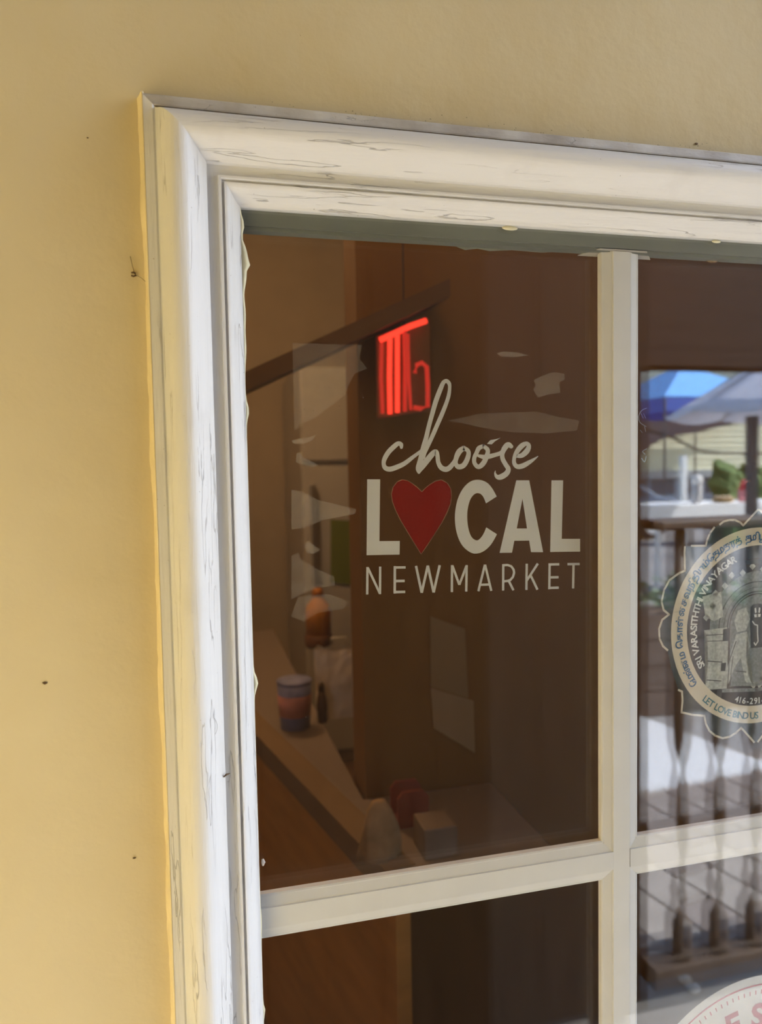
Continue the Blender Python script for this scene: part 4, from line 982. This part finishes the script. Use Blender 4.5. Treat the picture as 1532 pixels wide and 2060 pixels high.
# big pale umbrella
def umbrella(name, apex, R, drop, n, mcan, label, base, scal=0.06):
    u = empty(name, (apex.x, apex.y, base))
    for i_ in range(n):
        V = []; F = []; a0, a1 = 2 * math.pi * i_ / n, 2 * math.pi * (i_ + 1) / n; G = 6
        for r in range(G + 1):
            t = r / G; z = apex.z - drop * (t ** 0.9)
            for s in range(G + 1):
                q = a0 + (a1 - a0) * s / G; sag = -scal * math.sin(math.pi * s / G) * t; rr = R * t * (1 - 0.05 * math.sin(math.pi * s / G))
                V.append((apex.x + rr * math.cos(q), apex.y + rr * math.sin(q), z + sag))
        for r in range(G):
            for s in range(G): F.append((r * (G + 1) + s, r * (G + 1) + s + 1, (r + 1) * (G + 1) + s + 1, (r + 1) * (G + 1) + s))
        o = pyd('canopy_panel', V, F, mcan, None, True); sd = o.modifiers.new('t', 'SOLIDIFY'); sd.thickness = 0.006; under(o, u)
        e = Vector((apex.x + R * math.cos(a0), apex.y + R * math.sin(a0), apex.z - drop - 0.01)); mid = Vector((apex.x, apex.y, apex.z - 0.05))
        MB().tube([mid, e], 0.01, 6).build('rib', M_ST, u)
    MB().tube([(apex.x, apex.y, base), (apex.x, apex.y, apex.z)], 0.025, 10).build('pole', M_ST, u)
    MB().lathe([(0.035, -0.02), (0.04, 0.03), (0.015, 0.09)], apex, 10).build('finial', mcan, u, True)
    MB().lathe([(0.28, 0), (0.28, 0.05), (0.06, 0.09)], (apex.x, apex.y, base), 20).build('base', M_ST, u)
    tag(u, label, 'umbrella'); return u
ap = ref(1655, 640, 6.6); tip = ref(1396, 826, 6.6)
umbrella('patio_umbrella', ap, (ap - tip).xy.length, ap.z - tip.z, 8, mat('lavender_grey_canvas', (0.76, 0.77, 0.88), 0.8, var=0.05), 'pale lavender-grey patio umbrella, open over the tables', GZ)
# blue pop-up canopy
TD = 18.0
ap = ref(1372, 735, TD); lo = ref(1250, 812, TD); ro = ref(1482, 812, TD); vb_ = ref(1372, 838, TD).z
cn = empty('canopy_tent', (ap.x, ap.y, GZ)); tag(cn, 'bright blue pop-up canopy tent with a darker blue valance', 'tent')
hw = (ro.x - lo.x) / 2; zc = (lo.z + ro.z) / 2
co = [Vector((ap.x + sx * hw, ap.y + sy_ * hw, zc)) for sx, sy_ in ((-1, 1), (1, 1), (1, -1), (-1, -1))]
M_TENT = mat('blue_canvas', (0.16, 0.46, 0.95), 0.7); M_VAL = mat('deep_blue_canvas', (0.05, 0.13, 0.55), 0.7)
for i_ in range(4):
    p, q = co[i_], co[(i_ + 1) % 4]
    o = pyd('roof_panel', [p, q, ap], [(0, 1, 2)], M_TENT); o.modifiers.new('t', 'SOLIDIFY').thickness = 0.02; under(o, cn)
    o = pyd('valance', [p, q, Vector((q.x, q.y, vb_)), Vector((p.x, p.y, vb_))], [(0, 1, 2, 3)], M_VAL); o.modifiers.new('t', 'SOLIDIFY').thickness = 0.02; under(o, cn)
    MB().tube([(p.x * 0.995 + ap.x * 0.005, p.y, GZ), (p.x, p.y, zc)], 0.03, 8).build('leg', M_ST, cn)
# cream house across the street
HD = 26.0
a, b = ref(1180, 945, HD), ref(1720, 838, HD)
hs_ = empty('cream_house', ((a.x + b.x) / 2, a.y, GZ)); tag(hs_, 'cream clapboard house across the street with a dark roof edge', 'house')
M_CLAP = mat('cream_clapboard', (0.80, 0.78, 0.58), 0.8)
zb_, zt_ = ref(1400, 945, HD).z, ref(1400, 838, HD).z + 1.0; nb = 14; bh = (zt_ - zb_) / nb
b0_ = MB().prism([(a.x, a.y, 0), (a.x, a.y + 0.05, 0.0), (a.x, a.y + 0.01, bh), (a.x, a.y, bh)], (b.x - a.x, 0, 0)).build('clapboard', M_CLAP)
for j in range(nb):
    o = b0_ if j == 0 else bpy.data.objects.new('clapboard', b0_.data)
    if j: COL.objects.link(o)
    o.location = (0, 0, zb_ + j * bh); o.parent = hs_; o.matrix_parent_inverse = Matrix.Translation(hs_.location).inverted()
MB().box(a.x, b.x, a.y - 6, a.y - 0.001, GZ, zt_).build('house_body', M_CLAP, hs_)
MB().box(a.x - 0.3, b.x + 0.3, a.y - 0.05, a.y + 0.35, zb_ - 0.28, zb_).build('gutter_fascia', mat('grey_fascia', (0.35, 0.38, 0.40), 0.6), hs_)
M_SHOPW = mat('dark_shop_glass', (0.07, 0.10, 0.14), 0.15)
xx = a.x + 0.3; j = 0
while xx < b.x - 1.2:
    MB().box(xx, xx + 1.05, a.y - 0.02, a.y + 0.06, GZ + 0.5, zb_ - 0.35).build('shop_window', M_SHOPW, hs_); xx += 1.25
MB().box(a.x, b.x, a.y - 0.01, a.y + 0.04, GZ, zb_ - 0.28).build('shopfront_panel', mat('blue_grey_panel', (0.28, 0.34, 0.42), 0.6), hs_)
ev = [ref(x, y, HD - 1.2) for x, y in ((1170, 838), (1515, 842), (1500, 849), (1440, 860), (1400, 871), (1340, 880), (1316, 892), (1290, 915), (1170, 940))]
MB().prism(ev, (0, -0.8, 0)).build('roof_eave', mat('dark_purple_roof', (0.055, 0.045, 0.06), 0.7), hs_)
r0_, r1_ = ref(1170, 842, HD), ref(1740, 842, HD)
# utility cable
cp_ = [ref(x, y, 20.0) for x, y in ((1250, 850), (1340, 876), (1366, 886), (1392, 900), (1412, 908), (1450, 911), (1510, 912), (1640, 906))]
tag(MB().tube(cp_, 0.045, 8).build('utility_cable', mat('dark_cable', (0.05, 0.06, 0.05), 0.7), None, True), 'dark utility cable sagging in front of the cream house', 'cable')
# grey-green block beyond
a, b = ref(1150, 600, 45.0), ref(1760, 900, 45.0)
gb = empty('distant_building', ((a.x + b.x) / 2, a.y, GZ)); tag(gb, 'grey-green building rising behind the cream house', 'building')
MB().box(a.x, b.x, a.y - 8, a.y, GZ, a.z).build('block', mat('grey_green_render', (0.30, 0.37, 0.37), 0.8), gb)
MB().box(a.x - 0.5, b.x + 0.5, a.y - 8.5, a.y + 0.5, a.z, a.z + 0.5).build('parapet', mat('grey_parapet', (0.25, 0.3, 0.3), 0.8), gb)
# hedge
a, b = ref(1425, 962, 14.0), ref(1512, 1000, 14.0)
hg = empty('clipped_hedge', ((a.x + b.x) / 2, a.y, GZ)); tag(hg, 'low clipped green hedge behind the trestle table', 'hedge')
V = []; F = []; NX, NZ = 28, 14
for i_ in range(NX + 1):
    for j in range(NZ + 1):
        V.append((a.x + (b.x - a.x) * i_ / NX, a.y + 0.2 * math.sin(math.pi * j / NZ) + random.uniform(-0.06, 0.06), GZ + (a.z - GZ) * j / NZ + random.uniform(-0.04, 0.04)))
for i_ in range(NX):
    for j in range(NZ): F.append((i_ * (NZ + 1) + j, i_ * (NZ + 1) + j + 1, (i_ + 1) * (NZ + 1) + j + 1, (i_ + 1) * (NZ + 1) + j))
o = under(pyd('foliage', V, F, mat('hedge_green', (0.10, 0.17, 0.05), 0.8, var=0.4, scale=12)), hg); o.modifiers.new('t', 'SOLIDIFY').thickness = 0.5; o['kind'] = 'stuff'
# parked car, mostly hidden by the screen
c = ref(1320, 1000, 15.0); car = empty('parked_car', (c.x, c.y, GZ)); tag(car, 'blue-grey car parked across the street', 'car')
M_CARP = mat('blue_grey_car_paint', (0.16, 0.22, 0.32), 0.25)
x1 = ref(1372, 1000, 15.0).x; x0 = x1 - 4.2; yc = c.y; g = GZ
side = [(0, 0.25), (0.02, 0.75), (0.9, 0.92), (1.5, 1.38), (2.9, 1.42), (3.6, 1.0), (4.15, 0.9), (4.2, 0.3), (3.9, 0.2), (0.2, 0.2)]
bevel(MB().prism([(x0 + u, yc, g + w) for u, w in side], (0, -1.7, 0)).build('body', M_CARP, car), 0.05, 2)
MB().prism([(x0 + u, yc + 0.01, g + w) for u, w in ((1.15, 0.98), (1.6, 1.33), (2.15, 1.35), (2.15, 0.98))], (0, -0.03, 0)).build('side_window', M_SHOPW, car)
MB().prism([(x0 + u, yc + 0.01, g + w) for u, w in ((2.22, 0.98), (2.22, 1.35), (2.82, 1.37), (3.35, 1.0))], (0, -0.03, 0)).build('side_window', M_SHOPW, car)
for u in (0.85, 3.4):
    V = []
    P = [(x0 + u + 0.31 * math.cos(j * math.pi / 10), yc + 0.03, g + 0.31 + 0.31 * math.sin(j * math.pi / 10)) for j in range(20)]
    w_ = MB().prism(P, (0, -0.2, 0)).build('wheel', mat('tyre', (0.02, 0.02, 0.02), 0.8), car)
    P = [(x0 + u + 0.18 * math.cos(j * math.pi / 10), yc + 0.04, g + 0.31 + 0.18 * math.sin(j * math.pi / 10)) for j in range(20)]
    MB().prism(P, (0, -0.02, 0)).build('hub_cap', mat('hub_silver', (0.7, 0.7, 0.72), 0.3)).parent = w_
MB().box(x1 - 0.02, x1 + 0.03, yc - 0.5, yc - 0.1, g + 0.68, g + 0.82).build('tail_lamp', mat('lamp_red', (0.5, 0.02, 0.02), 0.3), car)
